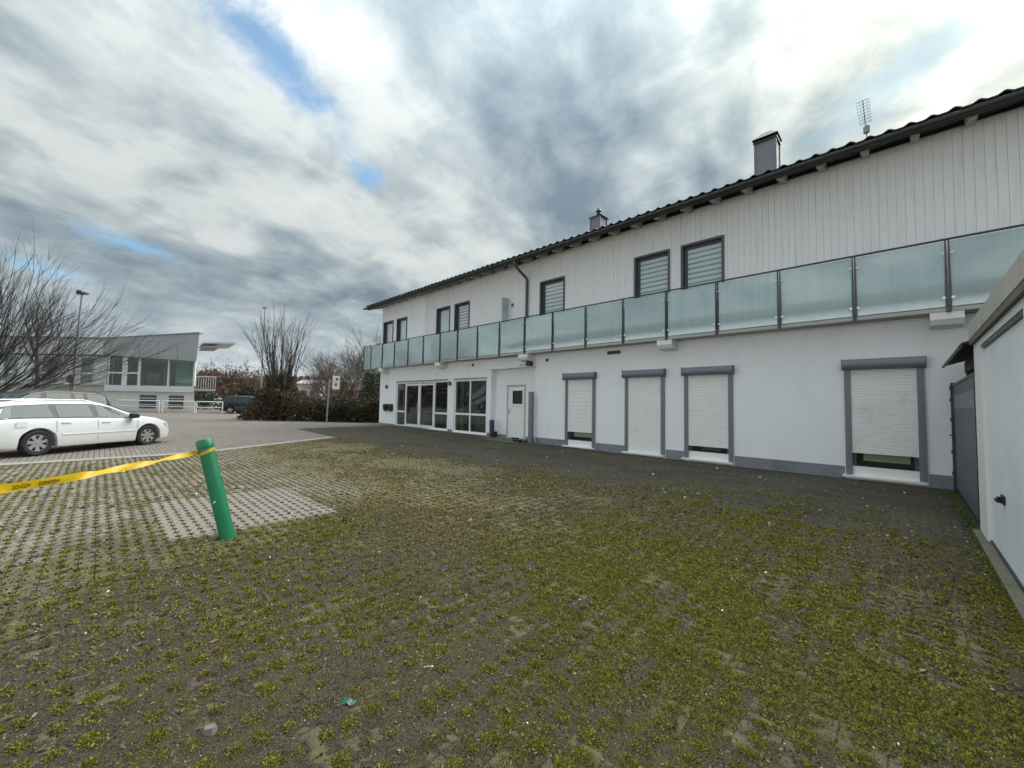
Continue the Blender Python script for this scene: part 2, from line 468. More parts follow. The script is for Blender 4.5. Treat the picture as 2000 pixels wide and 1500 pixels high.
def paver_mat():
    m, nt, bs = new_mat('grass_paver_concrete')
    g = nt.node('ShaderNodeNewGeometry')
    pos = g.outputs['Position']
    sx = nt.node('ShaderNodeSeparateXYZ', {'Vector': pos})
    isl = g.outputs['Random Per Island']
    f = nt.noise(pos, 120, 6, 0.7)
    clean = nt.mix(isl, (0.17, 0.148, 0.12), (0.25, 0.22, 0.185))
    clean = nt.v('SCALE', clean, nt.m('ADD', 0.72, nt.m('MULTIPLY', f, 0.56)))
    n1 = nt.noise(pos, 0.8, 6, 0.65, 0.3)
    n2 = nt.noise(pos, 9, 7, 0.7, 0.2)
    # soil and moss film: much near the camera and towards the house, little far left; the relaid square is clean
    ax = nt.ss(sx.outputs['X'], -9.5, -3.2)
    ay = nt.ss(sx.outputs['Y'], 1.6, 3.6)
    film = nt.m('ADD', nt.m('MAXIMUM', nt.m('MAXIMUM', nt.m('MULTIPLY', ax, 0.80), nt.m('MULTIPLY', ay, 0.55)), 0.26), nt.m('MULTIPLY', nt.m('SUBTRACT', n1, 0.5), 1.5))
    film = nt.m('ADD', film, nt.m('MULTIPLY', nt.m('SUBTRACT', n2, 0.5), 1.7))
    wx = nt.m('ADD', sx.outputs['X'], nt.m('MULTIPLY', nt.m('SUBTRACT', n2, 0.5), 0.25))
    wy = nt.m('ADD', sx.outputs['Y'], nt.m('MULTIPLY', nt.m('SUBTRACT', n2, 0.5), 0.25))
    sq = nt.m('MULTIPLY', nt.m('MULTIPLY', nt.ss(wx, -7.75, -7.6), nt.ss(wx, -5.5, -5.62)), nt.m('MULTIPLY', nt.ss(wy, 0.55, 0.66), nt.ss(wy, 2.36, 2.24)))
    film = nt.m('SUBTRACT', film, nt.m('MULTIPLY', sq, 1.2))
    film = nt.ss(film, 0.12, 0.62)
    dirt = nt.mix(f, (0.020, 0.015, 0.009), (0.145, 0.113, 0.072))
    mossy = nt.mix(nt.noise(pos, 60, 5, 0.7), (0.055, 0.054, 0.018), (0.15, 0.145, 0.045))
    dirt = nt.mix(nt.ss(nt.noise(pos, 3.3, 6, 0.65), 0.42, 0.62), dirt, mossy)
    c = nt.mix(film, clean, dirt)
    # fresh green film over the far part of the field
    far = nt.m('MULTIPLY', nt.m('MULTIPLY', nt.ss(sx.outputs['Y'], 2.3, 3.4), nt.ss(sx.outputs['X'], -1.8, -4.5)), nt.ss(nt.noise(pos, 1.6, 6, 0.6), 0.3, 0.6))
    c = nt.mix(nt.m('MULTIPLY', far, 0.7), c, (0.21, 0.178, 0.092))
    nt.put(bs.inputs['Base Color'], c)
    bs.inputs['Roughness'].default_value = 0.92
    b = nt.node('ShaderNodeBump', {'Strength': 0.7, 'Distance': 0.008, 'Height': nt.noise(pos, 75, 7, 0.7)})
    nt.l.new(b.outputs[0], bs.inputs['Normal'])
    return m


def drive_mat():
    """old dark block paving under dirt and moss"""
    m, nt, bs = new_mat('dark_block_paving')
    pos = nt.node('ShaderNodeNewGeometry').outputs['Position']
    br = nt.node('ShaderNodeTexBrick', {'Vector': pos, 'Scale': 1.0, 'Brick Width': 0.2, 'Row Height': 0.1, 'Mortar Size': 0.008, 'Mortar Smooth': 0.3,
                                        'Color1': (0.045, 0.036, 0.026, 1), 'Color2': (0.078, 0.065, 0.05, 1), 'Mortar': (0.02, 0.02, 0.012, 1)})
    n = nt.noise(pos, 0.7, 7, 0.65, 0.4)
    st = nt.node('ShaderNodeMapping', {'Vector': pos, 'Scale': (0.35, 1.2, 1)}).outputs[0]
    n2 = nt.noise(st, 1.3, 8, 0.68, 0.5)
    f = nt.noise(pos, 50, 6, 0.7)
    c = nt.v('SCALE', br.outputs['Color'], nt.m('ADD', 0.6, nt.m('MULTIPLY', f, 0.8)))
    c = nt.mix(nt.m('MULTIPLY', nt.ss(n, 0.40, 0.60), 0.85), c, (0.030, 0.023, 0.015))
    c = nt.mix(nt.m('MULTIPLY', nt.ss(n2, 0.46, 0.62), 0.8), c, (0.060, 0.052, 0.016))
    c = nt.mix(nt.m('MULTIPLY', nt.ss(nt.noise(pos, 1.9, 6, 0.7, 0.4), 0.62, 0.74), 0.6), c, (0.17, 0.155, 0.13))
    nt.put(bs.inputs['Base Color'], c)
    bs.inputs['Roughness'].default_value = 0.9
    b = nt.node('ShaderNodeBump', {'Strength': 0.8, 'Distance': 0.012, 'Height': nt.m('ADD', nt.m('MULTIPLY', br.outputs['Fac'], -0.4), nt.noise(pos, 45, 7, 0.7))})
    nt.l.new(b.outputs[0], bs.inputs['Normal'])
    return m


def lane_mat(name, c1, c2, mortar, w_=0.2, h_=0.1, moss=0.3):
    m, nt, bs = new_mat(name)
    pos = nt.node('ShaderNodeNewGeometry').outputs['Position']
    br = nt.node('ShaderNodeTexBrick', {'Vector': pos, 'Scale': 1.0, 'Brick Width': w_, 'Row Height': h_, 'Mortar Size': 0.010, 'Mortar Smooth': 0.2,
                                        'Color1': (*c1, 1), 'Color2': (*c2, 1), 'Mortar': (*mortar, 1)})
    f = nt.noise(pos, 30, 6, 0.7)
    n = nt.noise(pos, 0.45, 7, 0.62, 0.4)
    c = nt.v('SCALE', br.outputs['Color'], nt.m('ADD', 0.75, nt.m('MULTIPLY', f, 0.5)))
    c = nt.mix(nt.m('MULTIPLY', nt.ss(n, 0.45, 0.68), moss), c, (0.075, 0.068, 0.052))
    nt.put(bs.inputs['Base Color'], c)
    bs.inputs['Roughness'].default_value = 0.9
    b = nt.node('ShaderNodeBump', {'Strength': 0.6, 'Distance': 0.01, 'Height': nt.m('ADD', nt.m('MULTIPLY', br.outputs['Fac'], -0.5), nt.noise(pos, 40, 6, 0.7))})
    nt.l.new(b.outputs[0], bs.inputs['Normal'])
    return m


M['soil'] = soil_mat()
M['paver'] = paver_mat()
M['drive'] = drive_mat()
M['lane'] = lane_mat('grey_lane_paving', (0.165, 0.142, 0.122), (0.22, 0.192, 0.168), (0.065, 0.055, 0.042))
M['far_ground'] = simple('rough_far_ground', (0.115, 0.105, 0.085), 0.95, var=0.3, vscale=0.5, bump=0.3, bscale=10, dirt=((0.06, 0.065, 0.03), 0.8, 0.4))
M['kerb'] = simple('pale_kerb', (0.27, 0.25, 0.22), 0.9, var=0.15, vscale=4, bump=0.3, bscale=60, dirt=((0.16, 0.15, 0.11), 0.6, 5))


# ------------------------------------------------------------------ mesh helpers
def link(o, parent=None):
    COL.objects.link(o)
    if parent is not None:
        o.parent = parent
    return o


def tag(o, label=None, cat=None, group=None, kind=None):
    if label:
        o['label'] = label
    if cat:
        o['category'] = cat
    if group:
        o['group'] = group
    if kind:
        o['kind'] = kind
    return o


def empty(name, loc, rz=0.0, parent=None):
    o = bpy.data.objects.new(name, None)
    o.empty_display_size = 0.2
    o.location = loc
    o.rotation_euler = (0, 0, rz)
    return link(o, parent)


def woff(o):
    """translation of an unrotated chain of parents"""
    v = Vector((0, 0, 0))
    while o is not None:
        v += o.location
        o = o.parent
    return v


class MB:
    def __init__(self):
        self.v, self.f = [], []

    def add(self, vs, fs):
        b = len(self.v)
        self.v += [tuple(p) for p in vs]
        self.f += [tuple(i + b for i in f) for f in fs]
        return self

    def box(self, x0, x1, y0, y1, z0, z1):
        return self.add([(x0, y0, z0), (x1, y0, z0), (x1, y1, z0), (x0, y1, z0), (x0, y0, z1), (x1, y0, z1), (x1, y1, z1), (x0, y1, z1)],
                        [(0, 3, 2, 1), (4, 5, 6, 7), (0, 1, 5, 4), (1, 2, 6, 5), (2, 3, 7, 6), (3, 0, 4, 7)])

    def bar(self, p, q, w, h, up=(0, 0, 1)):
        """rectangular bar from p to q"""
        p, q = Vector(p), Vector(q)
        d = (q - p).normalized()
        s = d.cross(Vector(up))
        if s.length < 1e-5:
            s = Vector((1, 0, 0))
        s.normalize()
        u = s.cross(d)
        vs = []
        for c in (p, q):
            for a, b in ((-1, -1), (1, -1), (1, 1), (-1, 1)):
                vs.append(c + s * a * w / 2 + u * b * h / 2)
        return self.add(vs, [(0, 3, 2, 1), (4, 5, 6, 7), (0, 1, 5, 4), (1, 2, 6, 5), (2, 3, 7, 6), (3, 0, 4, 7)])

    def tube(self, pts, rad, n=8, cap=True):
        pts = [Vector(p) for p in pts]
        if not isinstance(rad, (list, tuple)):
            rad = [rad] * len(pts)
        base = len(self.v)
        prev = None
        for i, p in enumerate(pts):
            d = (pts[min(i + 1, len(pts) - 1)] - pts[max(i - 1, 0)])
            d.normalize()
            if prev is None:
                s = d.cross(Vector((0, 0, 1)))
                if s.length < 1e-3:
                    s = d.cross(Vector((1, 0, 0)))
            else:
                s = prev - d * prev.dot(d)
            s.normalize()
            prev = s
            u = d.cross(s)
            for k in range(n):
                a = 2 * math.pi * k / n
                self.v.append(tuple(p + (s * math.cos(a) + u * math.sin(a)) * rad[i]))
        for i in range(len(pts) - 1):
            for k in range(n):
                a, b = base + i * n + k, base + i * n + (k + 1) % n
                self.f.append((a, b, b + n, a + n))
        if cap:
            self.f.append(tuple(base + k for k in range(n))[::-1])
            self.f.append(tuple(base + (len(pts) - 1) * n + k for k in range(n)))
        return self

    def cyl(self, p, q, r0, r1=None, n=12):
        return self.tube([p, q], [r0, r0 if r1 is None else r1], n)

    def lathe(self, prof, axis='y', n=24, c=(0, 0, 0)):
        """prof: (radius, along axis) pairs; closed ring when first == last"""
        base = len(self.v)
        for r_, h in prof:
            for k in range(n):
                a = 2 * math.pi * k / n
                ca, sa = r_ * math.cos(a), r_ * math.sin(a)
                p = {'y': (ca, h, sa), 'x': (h, ca, sa), 'z': (ca, sa, h)}[axis]
                self.v.append((p[0] + c[0], p[1] + c[1], p[2] + c[2]))
        for i in range(len(prof) - 1):
            for k in range(n):
                a, b = base + i * n + k, base + i * n + (k + 1) % n
                self.f.append((a, b, b + n, a + n))
        return self

    def prism(self, poly, p0, p1, axis='x'):
        """extrude a 2-D outline; axis x: poly in (y,z); y: (x,z); z: (x,y)"""
        n = len(poly)
        def mk(a, t):
            return {'x': (t, a[0], a[1]), 'y': (a[0], t, a[1]), 'z': (a[0], a[1], t)}[axis]
        vs = [mk(a, p0) for a in poly] + [mk(a, p1) for a in poly]
        fs = [tuple(range(n))[::-1], tuple(range(n, 2 * n))]
        fs += [(i, (i + 1) % n, (i + 1) % n + n, i + n) for i in range(n)]
        return self.add(vs, fs)

    def mesh(self, name, mat, smooth=None, off=None):
        me = bpy.data.meshes.new(name)
        vs = self.v if off is None else [(a[0] - off[0], a[1] - off[1], a[2] - off[2]) for a in self.v]
        me.from_pydata(vs, [], self.f)
        bm = bmesh.new()
        bm.from_mesh(me)
        bmesh.ops.recalc_face_normals(bm, faces=bm.faces)
        if smooth is not None:
            lim = R(smooth)
            for fc in bm.faces:
                fc.smooth = True
            for e in bm.edges:
                if len(e.link_faces) == 2 and e.calc_face_angle(0) > lim:
                    e.smooth = False
        bm.to_mesh(me)
        bm.free()
        me.materials.append(mat)
        return me

    def build(self, name, mat, parent=None, smooth=None, local=False):
        off = None if (parent is None or local) else woff(parent)
        if parent is None and not local and self.v:
            a = np.array(self.v)
            c = (float((a[:, 0].min() + a[:, 0].max()) / 2), float((a[:, 1].min() + a[:, 1].max()) / 2), float(a[:, 2].min()))
            o = bpy.data.objects.new(name, self.mesh(name, mat, smooth, c))
            o.location = c
            return link(o)
        return link(bpy.data.objects.new(name, self.mesh(name, mat, smooth, off)), parent)


def box(x0, x1, y0, y1, z0, z1):
    return MB().box(x0, x1, y0, y1, z0, z1)


def np_mesh(name, verts, loops_per_face, mat, parent=None):
    """fast mesh of identical n-gons: verts (N*k,3)"""
    k = loops_per_face
    nv = len(verts)
    nf = nv // k
    me = bpy.data.meshes.new(name)
    me.vertices.add(nv)
    me.vertices.foreach_set('co', np.ascontiguousarray(verts, dtype=np.float32).ravel())
    me.loops.add(nv)
    me.loops.foreach_set('vertex_index', np.arange(nv, dtype=np.int32))
    me.polygons.add(nf)
    me.polygons.foreach_set('loop_start', np.arange(0, nv, k, dtype=np.int32))
    me.polygons.foreach_set('loop_total', np.full(nf, k, dtype=np.int32))
    me.update(calc_edges=True)
    me.materials.append(mat)
    return link(bpy.data.objects.new(name, me), parent)


def np_instances(name, base_v, base_f, pos, rot, scl, mat, parent=None):
    """many copies of one small mesh joined into one object: rot (N,3,3), scl (N,3)"""
    bv = np.array(base_v, dtype=np.float32)
    n = len(pos)
    V = bv[None] * scl[:, None, :]
    V = np.einsum('nij,nkj->nki', rot, V) + pos[:, None, :]
    nb = len(bv)
    lt = np.array([len(f) for f in base_f], dtype=np.int32)
    li = np.concatenate([np.array(f, dtype=np.int32) for f in base_f])
    allv = (li[None] + (np.arange(n) * nb)[:, None]).ravel().astype(np.int32)
    LT = np.tile(lt, n)
    LS = np.concatenate([[0], np.cumsum(LT)[:-1]]).astype(np.int32)
    me = bpy.data.meshes.new(name)
    me.vertices.add(n * nb)
    me.vertices.foreach_set('co', V.astype(np.float32).ravel())
    me.loops.add(len(allv))
    me.loops.foreach_set('vertex_index', allv)
    me.polygons.add(len(LT))
    me.polygons.foreach_set('loop_start', LS)
    me.polygons.foreach_set('loop_total', LT)
    me.update(calc_edges=True)
    me.materials.append(mat)
    return link(bpy.data.objects.new(name, me), parent)


def rand_rot(n, tilt=1.0):
    a = rng.uniform(0, 2 * np.pi, n)
    b = rng.normal(0, tilt, n)
    c = rng.normal(0, tilt, n)
    ca, sa, cb, sb, cc, sc = np.cos(a), np.sin(a), np.cos(b), np.sin(b), np.cos(c), np.sin(c)
    Z = np.zeros(n)
    O = np.ones(n)
    Rz = np.stack([np.stack([ca, -sa, Z], 1), np.stack([sa, ca, Z], 1), np.stack([Z, Z, O], 1)], 1)
    Rx = np.stack([np.stack([O, Z, Z], 1), np.stack([Z, cb, -sb], 1), np.stack([Z, sb, cb], 1)], 1)
    Ry = np.stack([np.stack([cc, Z, sc], 1), np.stack([Z, O, Z], 1), np.stack([-sc, Z, cc], 1)], 1)
    return Rx @ Ry @ Rz


_G = rng.random((256, 256))


def vnoise(x, y):
    xi, yi = np.floor(x).astype(int), np.floor(y).astype(int)
    fx, fy = x - xi, y - yi
    fx, fy = fx * fx * (3 - 2 * fx), fy * fy * (3 - 2 * fy)
    g = lambda a, b: _G[a % 256, b % 256]
    return (g(xi, yi) * (1 - fx) + g(xi + 1, yi) * fx) * (1 - fy) + (g(xi, yi + 1) * (1 - fx) + g(xi + 1, yi + 1) * fx) * fy


def fbm(x, y, s, octv=4):
    r_, a, t = 0, 0.5, 0
    for i in range(octv):
        r_ = r_ + a * vnoise(x * s + 17.3 * i, y * s + 5.1 * i)
        t += a
        a *= 0.5
        s *= 2.03
    return r_ / t


def sstep(x, a, b):
    t = np.clip((x - a) / (b - a), 0, 1)
    return t * t * (3 - 2 * t)


def gz(x, y):
    """the yard rises a little towards the entrance and the road"""
    return 0.2 * sstep(-np.asarray(x, dtype=float) + 0.8 * np.asarray(y, dtype=float), 14, 30)


def gzf(x, y):
    return float(gz(x, y))


# ------------------------------------------------------------------ ground, lanes, kerb
def sheet(name, xs, ys, dz, mat, keep=None):
    X, Y = np.meshgrid(xs, ys)
    Z = gz(X, Y) + dz
    vs = np.stack([X, Y, Z], -1).reshape(-1, 3)
    nx = len(xs)
    fs = []
    for j in range(len(ys) - 1):
        for i in range(nx - 1):
            if keep and not keep((xs[i] + xs[i + 1]) / 2, (ys[j] + ys[j + 1]) / 2):
                continue
            a = j * nx + i
            fs.append((a, a + 1, a + nx + 1, a + nx))
    me = bpy.data.meshes.new(name)
    me.from_pydata(vs.tolist(), [], fs)
    for p in me.polygons:
        p.use_smooth = True
    me.materials.append(mat)
    o = link(bpy.data.objects.new(name, me))
    return o


xs_far = np.concatenate([np.linspace(-700, -62, 12), np.arange(-60, 20, 1.0), np.linspace(20, 500, 10)])
ys_far = np.concatenate([np.linspace(-400, -32, 10), np.arange(-30, 40, 1.0), np.linspace(40, 600, 12)])
tag(sheet('ground', xs_far, ys_far, -0.06, M['far_ground']), kind='structure')
tag(sheet('lane_paving', np.arange(-60, -13.0, 0.5), np.arange(-25, 40, 0.5), -0.024, M['lane']), kind='structure')
tag(sheet('driveway', np.arange(-20.4, 1.2, 0.3), np.arange(6.6, 12.0, 0.3), -0.006, M['drive']), kind='structure')


def edge_x(y):
    return np.interp(y, [-9, 2.0, 3.6, 6.2, 7.0], [-13.7, -13.8, -14.6, -15.7, -16.0])


def silt(x, y):
    """height of the soil between and over the pavers: drifted over them in front and to the right, swept clear at left"""
    near = sstep(x + 0.35 * y, -6.2, -3.6) * (1 - 0.35 * sstep(y, 2.5, 4.0) * sstep(x, -2.2, -4.2))
    back_ = sstep(y, 2.4, 4.0) * 0.5 + sstep(y, 5.6, 6.6) * 0.4
    cov = np.clip(np.maximum(near, back_) + 1.1 * (fbm(x, y, 0.7, 3) - 0.5), 0, 1)
    sq = sstep(x, -7.9, -7.6) * sstep(x, -5.35, -5.6) * sstep(y, 0.45, 0.62) * sstep(y, 2.45, 2.28)
    cov = cov * (1 - sq)
    rough = (fbm(x + 9, y + 4, 7.0, 3) - 0.5) * 0.016 + (fbm(x + 2, y + 8, 26.0, 2) - 0.5) * 0.009
    return -0.017 + 0.0185 * cov + rough * (0.35 + 0.65 * cov)


sx_ = np.concatenate([np.arange(-16.2, -8, 0.12), np.arange(-8, -4.5, 0.04), np.arange(-4.5, 0.70, 0.022)])
sy_ = np.concatenate([np.arange(-9.0, -1.5, 0.2), np.arange(-1.5, 4.2, 0.024), np.arange(4.2, 6.75, 0.05)])
SX, SY = np.meshgrid(sx_, sy_)
SZ = gz(SX, SY) + silt(SX, SY)
nx_, ny_ = len(sx_), len(sy_)
I, J = np.meshgrid(np.arange(nx_ - 1), np.arange(ny_ - 1))
mid_ok = ((sx_[I] > edge_x(sy_[J]) - 0.15))
A_ = (J * nx_ + I)[mid_ok]
quads = np.stack([A_, A_ + 1, A_ + nx_ + 1, A_ + nx_], 1).astype(np.int32)
me_ = bpy.data.meshes.new('parking_paving')
me_.vertices.add(SX.size)
me_.vertices.foreach_set('co', np.stack([SX, SY, SZ], -1).astype(np.float32).ravel())
me_.loops.add(quads.size)
me_.loops.foreach_set('vertex_index', quads.ravel())
me_.polygons.add(len(quads))
me_.polygons.foreach_set('loop_start', np.arange(0, quads.size, 4, dtype=np.int32))
me_.polygons.foreach_set('loop_total', np.full(len(quads), 4, dtype=np.int32))
me_.polygons.foreach_set('use_smooth', np.ones(len(quads), dtype=bool))
me_.update(calc_edges=True)
me_.materials.append(M['soil'])
paving = tag(link(bpy.data.objects.new('parking_paving', me_)), kind='structure')


kb = MB()
kys = np.arange(-9, 6.9, 0.5)
for a, b in zip(kys[:-1], kys[1:]):
    for q in (0, 1):
        pass
    x0, x1 = float(edge_x(a)), float(edge_x(b))
    z0, z1 = gzf(x0, a) + 0.004, gzf(x1, b) + 0.004
    g_ = 0.012
    kb.add([(x0 - 0.42, a + g_, z0), (x0, a + g_, z0), (x1, b, z1), (x1 - 0.42, b, z1),
            (x0 - 0.42, a + g_, z0 - 0.1), (x0, a + g_, z0 - 0.1), (x1, b, z1 - 0.1), (x1 - 0.42, b, z1 - 0.1)],
           [(0, 1, 2, 3), (0, 4, 5, 1), (1, 5, 6, 2), (2, 6, 7, 3), (3, 7, 4, 0)])
tag(kb.build('kerb_strip', M['kerb']), kind='structure')

# ---- grass pavers: blocks with a notch on both long sides, so that two rows leave an open cell
PX, PY = 0.172, 0.105


def paver_base():
    hx, hy, nw, nd = PX / 2 - 0.003, PY / 2 - 0.0025, 0.038, 0.024
    ol = [(-hx, -hy), (-nw, -hy), (-nw * 0.8, -hy + nd), (nw * 0.8, -hy + nd), (nw, -hy), (hx, -hy), (hx, hy), (nw, hy), (nw * 0.8, hy - nd), (-nw * 0.8, hy - nd), (-nw, hy), (-hx, hy)]
    n = len(ol)
    vs = [(x * 0.965, y * 0.95, 0.0) for x, y in ol] + [(x, y, -0.005) for x, y in ol] + [(x, y, -0.03) for x, y in ol]
    fs = [tuple(range(n))]
    for k in range(2):
        for i in range(n):
            j = (i + 1) % n
            fs.append((k * n + j, k * n + i, (k + 1) * n + i, (k + 1) * n + j))
    return vs, fs


PV, PF = paver_base()
ix = np.arange(int(-16.2 / PX), int(0.6 / PX))
iy = np.arange(int(-5.5 / PY), int(6.62 / PY))
GX, GY = np.meshgrid(ix * PX, iy * PY)
px_, py_ = GX.ravel(), GY.ravel()
dep = px_ * -0.6984 + py_ * 0.7157
lat = px_ * 0.7157 + py_ * 0.6984
ok = (px_ > edge_x(py_) + 0.1) & (dep > 0.9) & (np.abs(lat) < dep * 1.45 + 0.8) & (px_ < 0.58) & (py_ < 6.58)
px_, py_ = px_[ok], py_[ok]
dep, lat = dep[ok], lat[ok]
dist = np.hypot(px_, py_)
inview = (np.abs(lat) < dep * 1.25) & (dep > 1.72)
sinkn = fbm(px_, py_, 0.6, 3)
pz = gz(px_, py_) - 0.003 + rng.normal(0, 0.0018, len(px_)) + (sinkn - 0.5) * 0.012
in_sq = (px_ > -7.68) & (px_ < -5.56) & (py_ > 0.6) & (py_ < 2.3)
pz = np.where(in_sq, gz(px_, py_) + 0.004 + rng.normal(0, 0.001, len(px_)), pz)
# the 300 pavers that show largest: the clean relaid square first, then the nearest
key = np.where(inview & (px_ + 0.35 * py_ < -4.6) & (py_ < 2.4), dist, 99.0)
key = np.where(in_sq & inview, -1 + dist * 0.01, key)
order = np.argsort(key)
first, rest = order[:300], order[300:]
pm = bpy.data.meshes.new('paver')
pm.from_pydata(PV, [], PF)
pm.materials.append(M['paver'])
for i in first:
    o = bpy.data.objects.new('paver', pm)
    o.location = (float(px_[i]), float(py_[i]), float(pz[i]))
    o.rotation_euler = (random.gauss(0, 0.008), random.gauss(0, 0.008), random.gauss(0, 0.01))
    link(o, paving)
rr = rand_rot(len(rest), 0.008)
tiltz = rng.normal(0, 0.010, len(rest))
ca, sa = np.cos(tiltz), np.sin(tiltz)
RZ = np.zeros((len(rest), 3, 3))
RZ[:, 0, 0], RZ[:, 0, 1], RZ[:, 1, 0], RZ[:, 1, 1], RZ[:, 2, 2] = ca, -sa, sa, ca, 1
tag(np_instances('paver_field', PV, PF, np.stack([px_[rest], py_[rest], pz[rest]], 1), RZ, np.ones((len(rest), 3)), M['paver'], paving), kind='stuff')

# ---- moss and short grass: many little blades, dense in the open cells, in mats elsewhere
NC = 2500000
lr = np.exp(rng.uniform(np.log(1.45), np.log(19.0), NC))
an = YAW + rng.uniform(-R(58), R(58), NC)
mx, my = lr * np.cos(an), lr * np.sin(an)
okm = (mx > edge_x(my) + 0.02) & (mx < 0.60) & (my < 9.4) & (my > -7)
mx, my, lr = mx[okm], my[okm], lr[okm]
cx = (mx / PX + 0.5) % 1.0 - 0.5
cy = (my / PY) % 1.0 - 0.5           # open cells sit between two rows
jx = (fbm(np.floor(mx / PX + 0.5) * 7.13, np.floor(my / PY) * 5.77, 1.0, 1) - 0.5) * 0.05
jy = (fbm(np.floor(mx / PX + 0.5) * 3.37 + 50, np.floor(my / PY) * 8.91, 1.0, 1) - 0.5) * 0.03
csz = 0.62 + 0.85 * fbm(np.floor(mx / PX + 0.5) * 2.31 + 9, np.floor(my / PY) * 4.73 + 31, 1.0, 1)
cell_r = np.sqrt(((cx * PX - jx) / 0.047) ** 2 + ((cy * PY - jy) / 0.036) ** 2) / csz
cell_id = fbm(np.floor(mx / PX + 0.5) * 3.71, np.floor(my / PY) * 2.93, 1.0, 1)
n_big = fbm(mx, my, 0.55, 4)
n_mid = fbm(mx + 40, my + 9, 2.4, 4)
n_sml = fbm(mx + 3, my + 71, 9.0, 3)
right = sstep(mx, -4.2, -0.6) * sstep(my, 1.2, 3.2)
back = sstep(my, 2.2, 3.6)
sqm = (mx > -7.68) & (mx < -5.56) & (my > 0.6) & (my < 2.3)
p_cell = np.clip(0.70 + 1.9 * (n_big - 0.5) + 1.5 * (cell_id - 0.48), 0.02, 1) * np.clip((1.25 + 0.5 * (n_sml - 0.5) - cell_r) * 1.6, 0, 1)
n_str = fbm(mx * 0.35 + my * 0.9, my * 0.35 - mx * 0.9, 1.7, 3)
p_mat = np.clip((n_mid * 0.5 + n_sml * 0.5 - 0.525 + 0.09 * right + 0.02 * back + 0.75 * (n_big - 0.5) + 0.55 * (n_str - 0.5)) * 6.5, 0, 1) * (0.40 + 0.4 * right + 0.1 * back)
p_mat = np.maximum(p_mat, 0.05)
drive_edge = np.clip(sstep(my + 1.6 * (n_big - 0.5), 7.5, 6.2) + 0.22 * sstep(my, 9.3, 7.0), 0, 1)
p_mat = p_mat * drive_edge
p_cell = p_cell * (my < 6.6)
p = np.maximum(p_cell, p_mat)
p = np.where(sqm, np.clip(p_cell - 0.25, 0, 1) * 0.35, p)
keep = rng.random(len(mx)) < p
mx, my, lr, cell_r, n_big = mx[keep], my[keep], lr[keep], cell_r[keep], n_big[keep]
hump = np.clip(1.1 - cell_r, 0, 1) * 0.010 + np.maximum(silt(mx, my) + 0.004, -0.008)
nb = len(mx)
sz = np.clip(lr * 0.0024, 0.0048, 0.028) * np.clip(rng.lognormal(0, 0.34, nb), 0.4, 1.9)
th = rng.uniform(0, 2 * np.pi, nb)
lean = rng.uniform(0.3, 1.9, nb)
la = rng.uniform(0, 2 * np.pi, nb)
base = np.stack([mx, my, gz(mx, my) - 0.004 + hump], 1)
side = np.stack([np.cos(th), np.sin(th), np.zeros(nb)], 1) * (sz * 0.55)[:, None]
tip = base + np.stack([np.cos(la) * lean, np.sin(la) * lean, np.full(nb, 0.9)], 1) * np.minimum(sz * 0.85, 0.016)[:, None]
V = np.stack([base - side, base + side, tip], 1).reshape(-1, 3)
tag(np_mesh('moss', V, 3, M['moss']), 'yellow green moss growing in the paver cells and over the yard', 'moss', kind='stuff')

# grass tufts here and there
tx, ty = [], []
for _ in range(420):
    r0 = math.exp(random.uniform(math.log(1.8), math.log(13)))
    a0 = YAW + random.uniform(-R(56), R(56))
    x, y = r0 * math.cos(a0), r0 * math.sin(a0)
    if not (edge_x(y) < x < 0.55 and -6 < y < 6.4) or (-7.7 < x < -5.5 and 0.6 < y < 2.3):
        continue
    if random.random() > 0.5 + 0.5 * (x > -3):
        continue
    k = random.randint(8, 26)
    s = random.uniform(0.012, 0.04)
    for _k in range(k):
        tx.append((x + random.gauss(0, s), y + random.gauss(0, s), r0))
T = np.array(tx)
for_edge = []
for _ in range(900):                       # rough tufts along the garage plinth and the gate
    y = random.uniform(5.0, 11.2)
    for_edge.append((0.60 - abs(random.gauss(0, 0.06)) + (0.02 if y > 7.8 else 0), y, math.hypot(0.6, y)))
T = np.concatenate([T, np.array(for_edge)])
n = len(T)
th = rng.uniform(0, 2 * np.pi, n)
la = rng.uniform(0, 2 * np.pi, n)
hh = rng.uniform(0.018, 0.055, n)
base = np.stack([T[:, 0], T[:, 1], gz(T[:, 0], T[:, 1]) - 0.004], 1)
side = np.stack([np.cos(th), np.sin(th), np.zeros(n)], 1) * np.clip(T[:, 2] * 0.0009, 0.0016, 0.006)[:, None]
tip = base + np.stack([np.cos(la) * 0.6, np.sin(la) * 0.6, np.ones(n)], 1) * hh[:, None]
V = np.stack([base - side, base + side, tip], 1).reshape(-1, 3)
tag(np_mesh('grass', V, 3, M['grass']), 'short green grass blades sprouting among the moss', 'grass', kind='stuff')

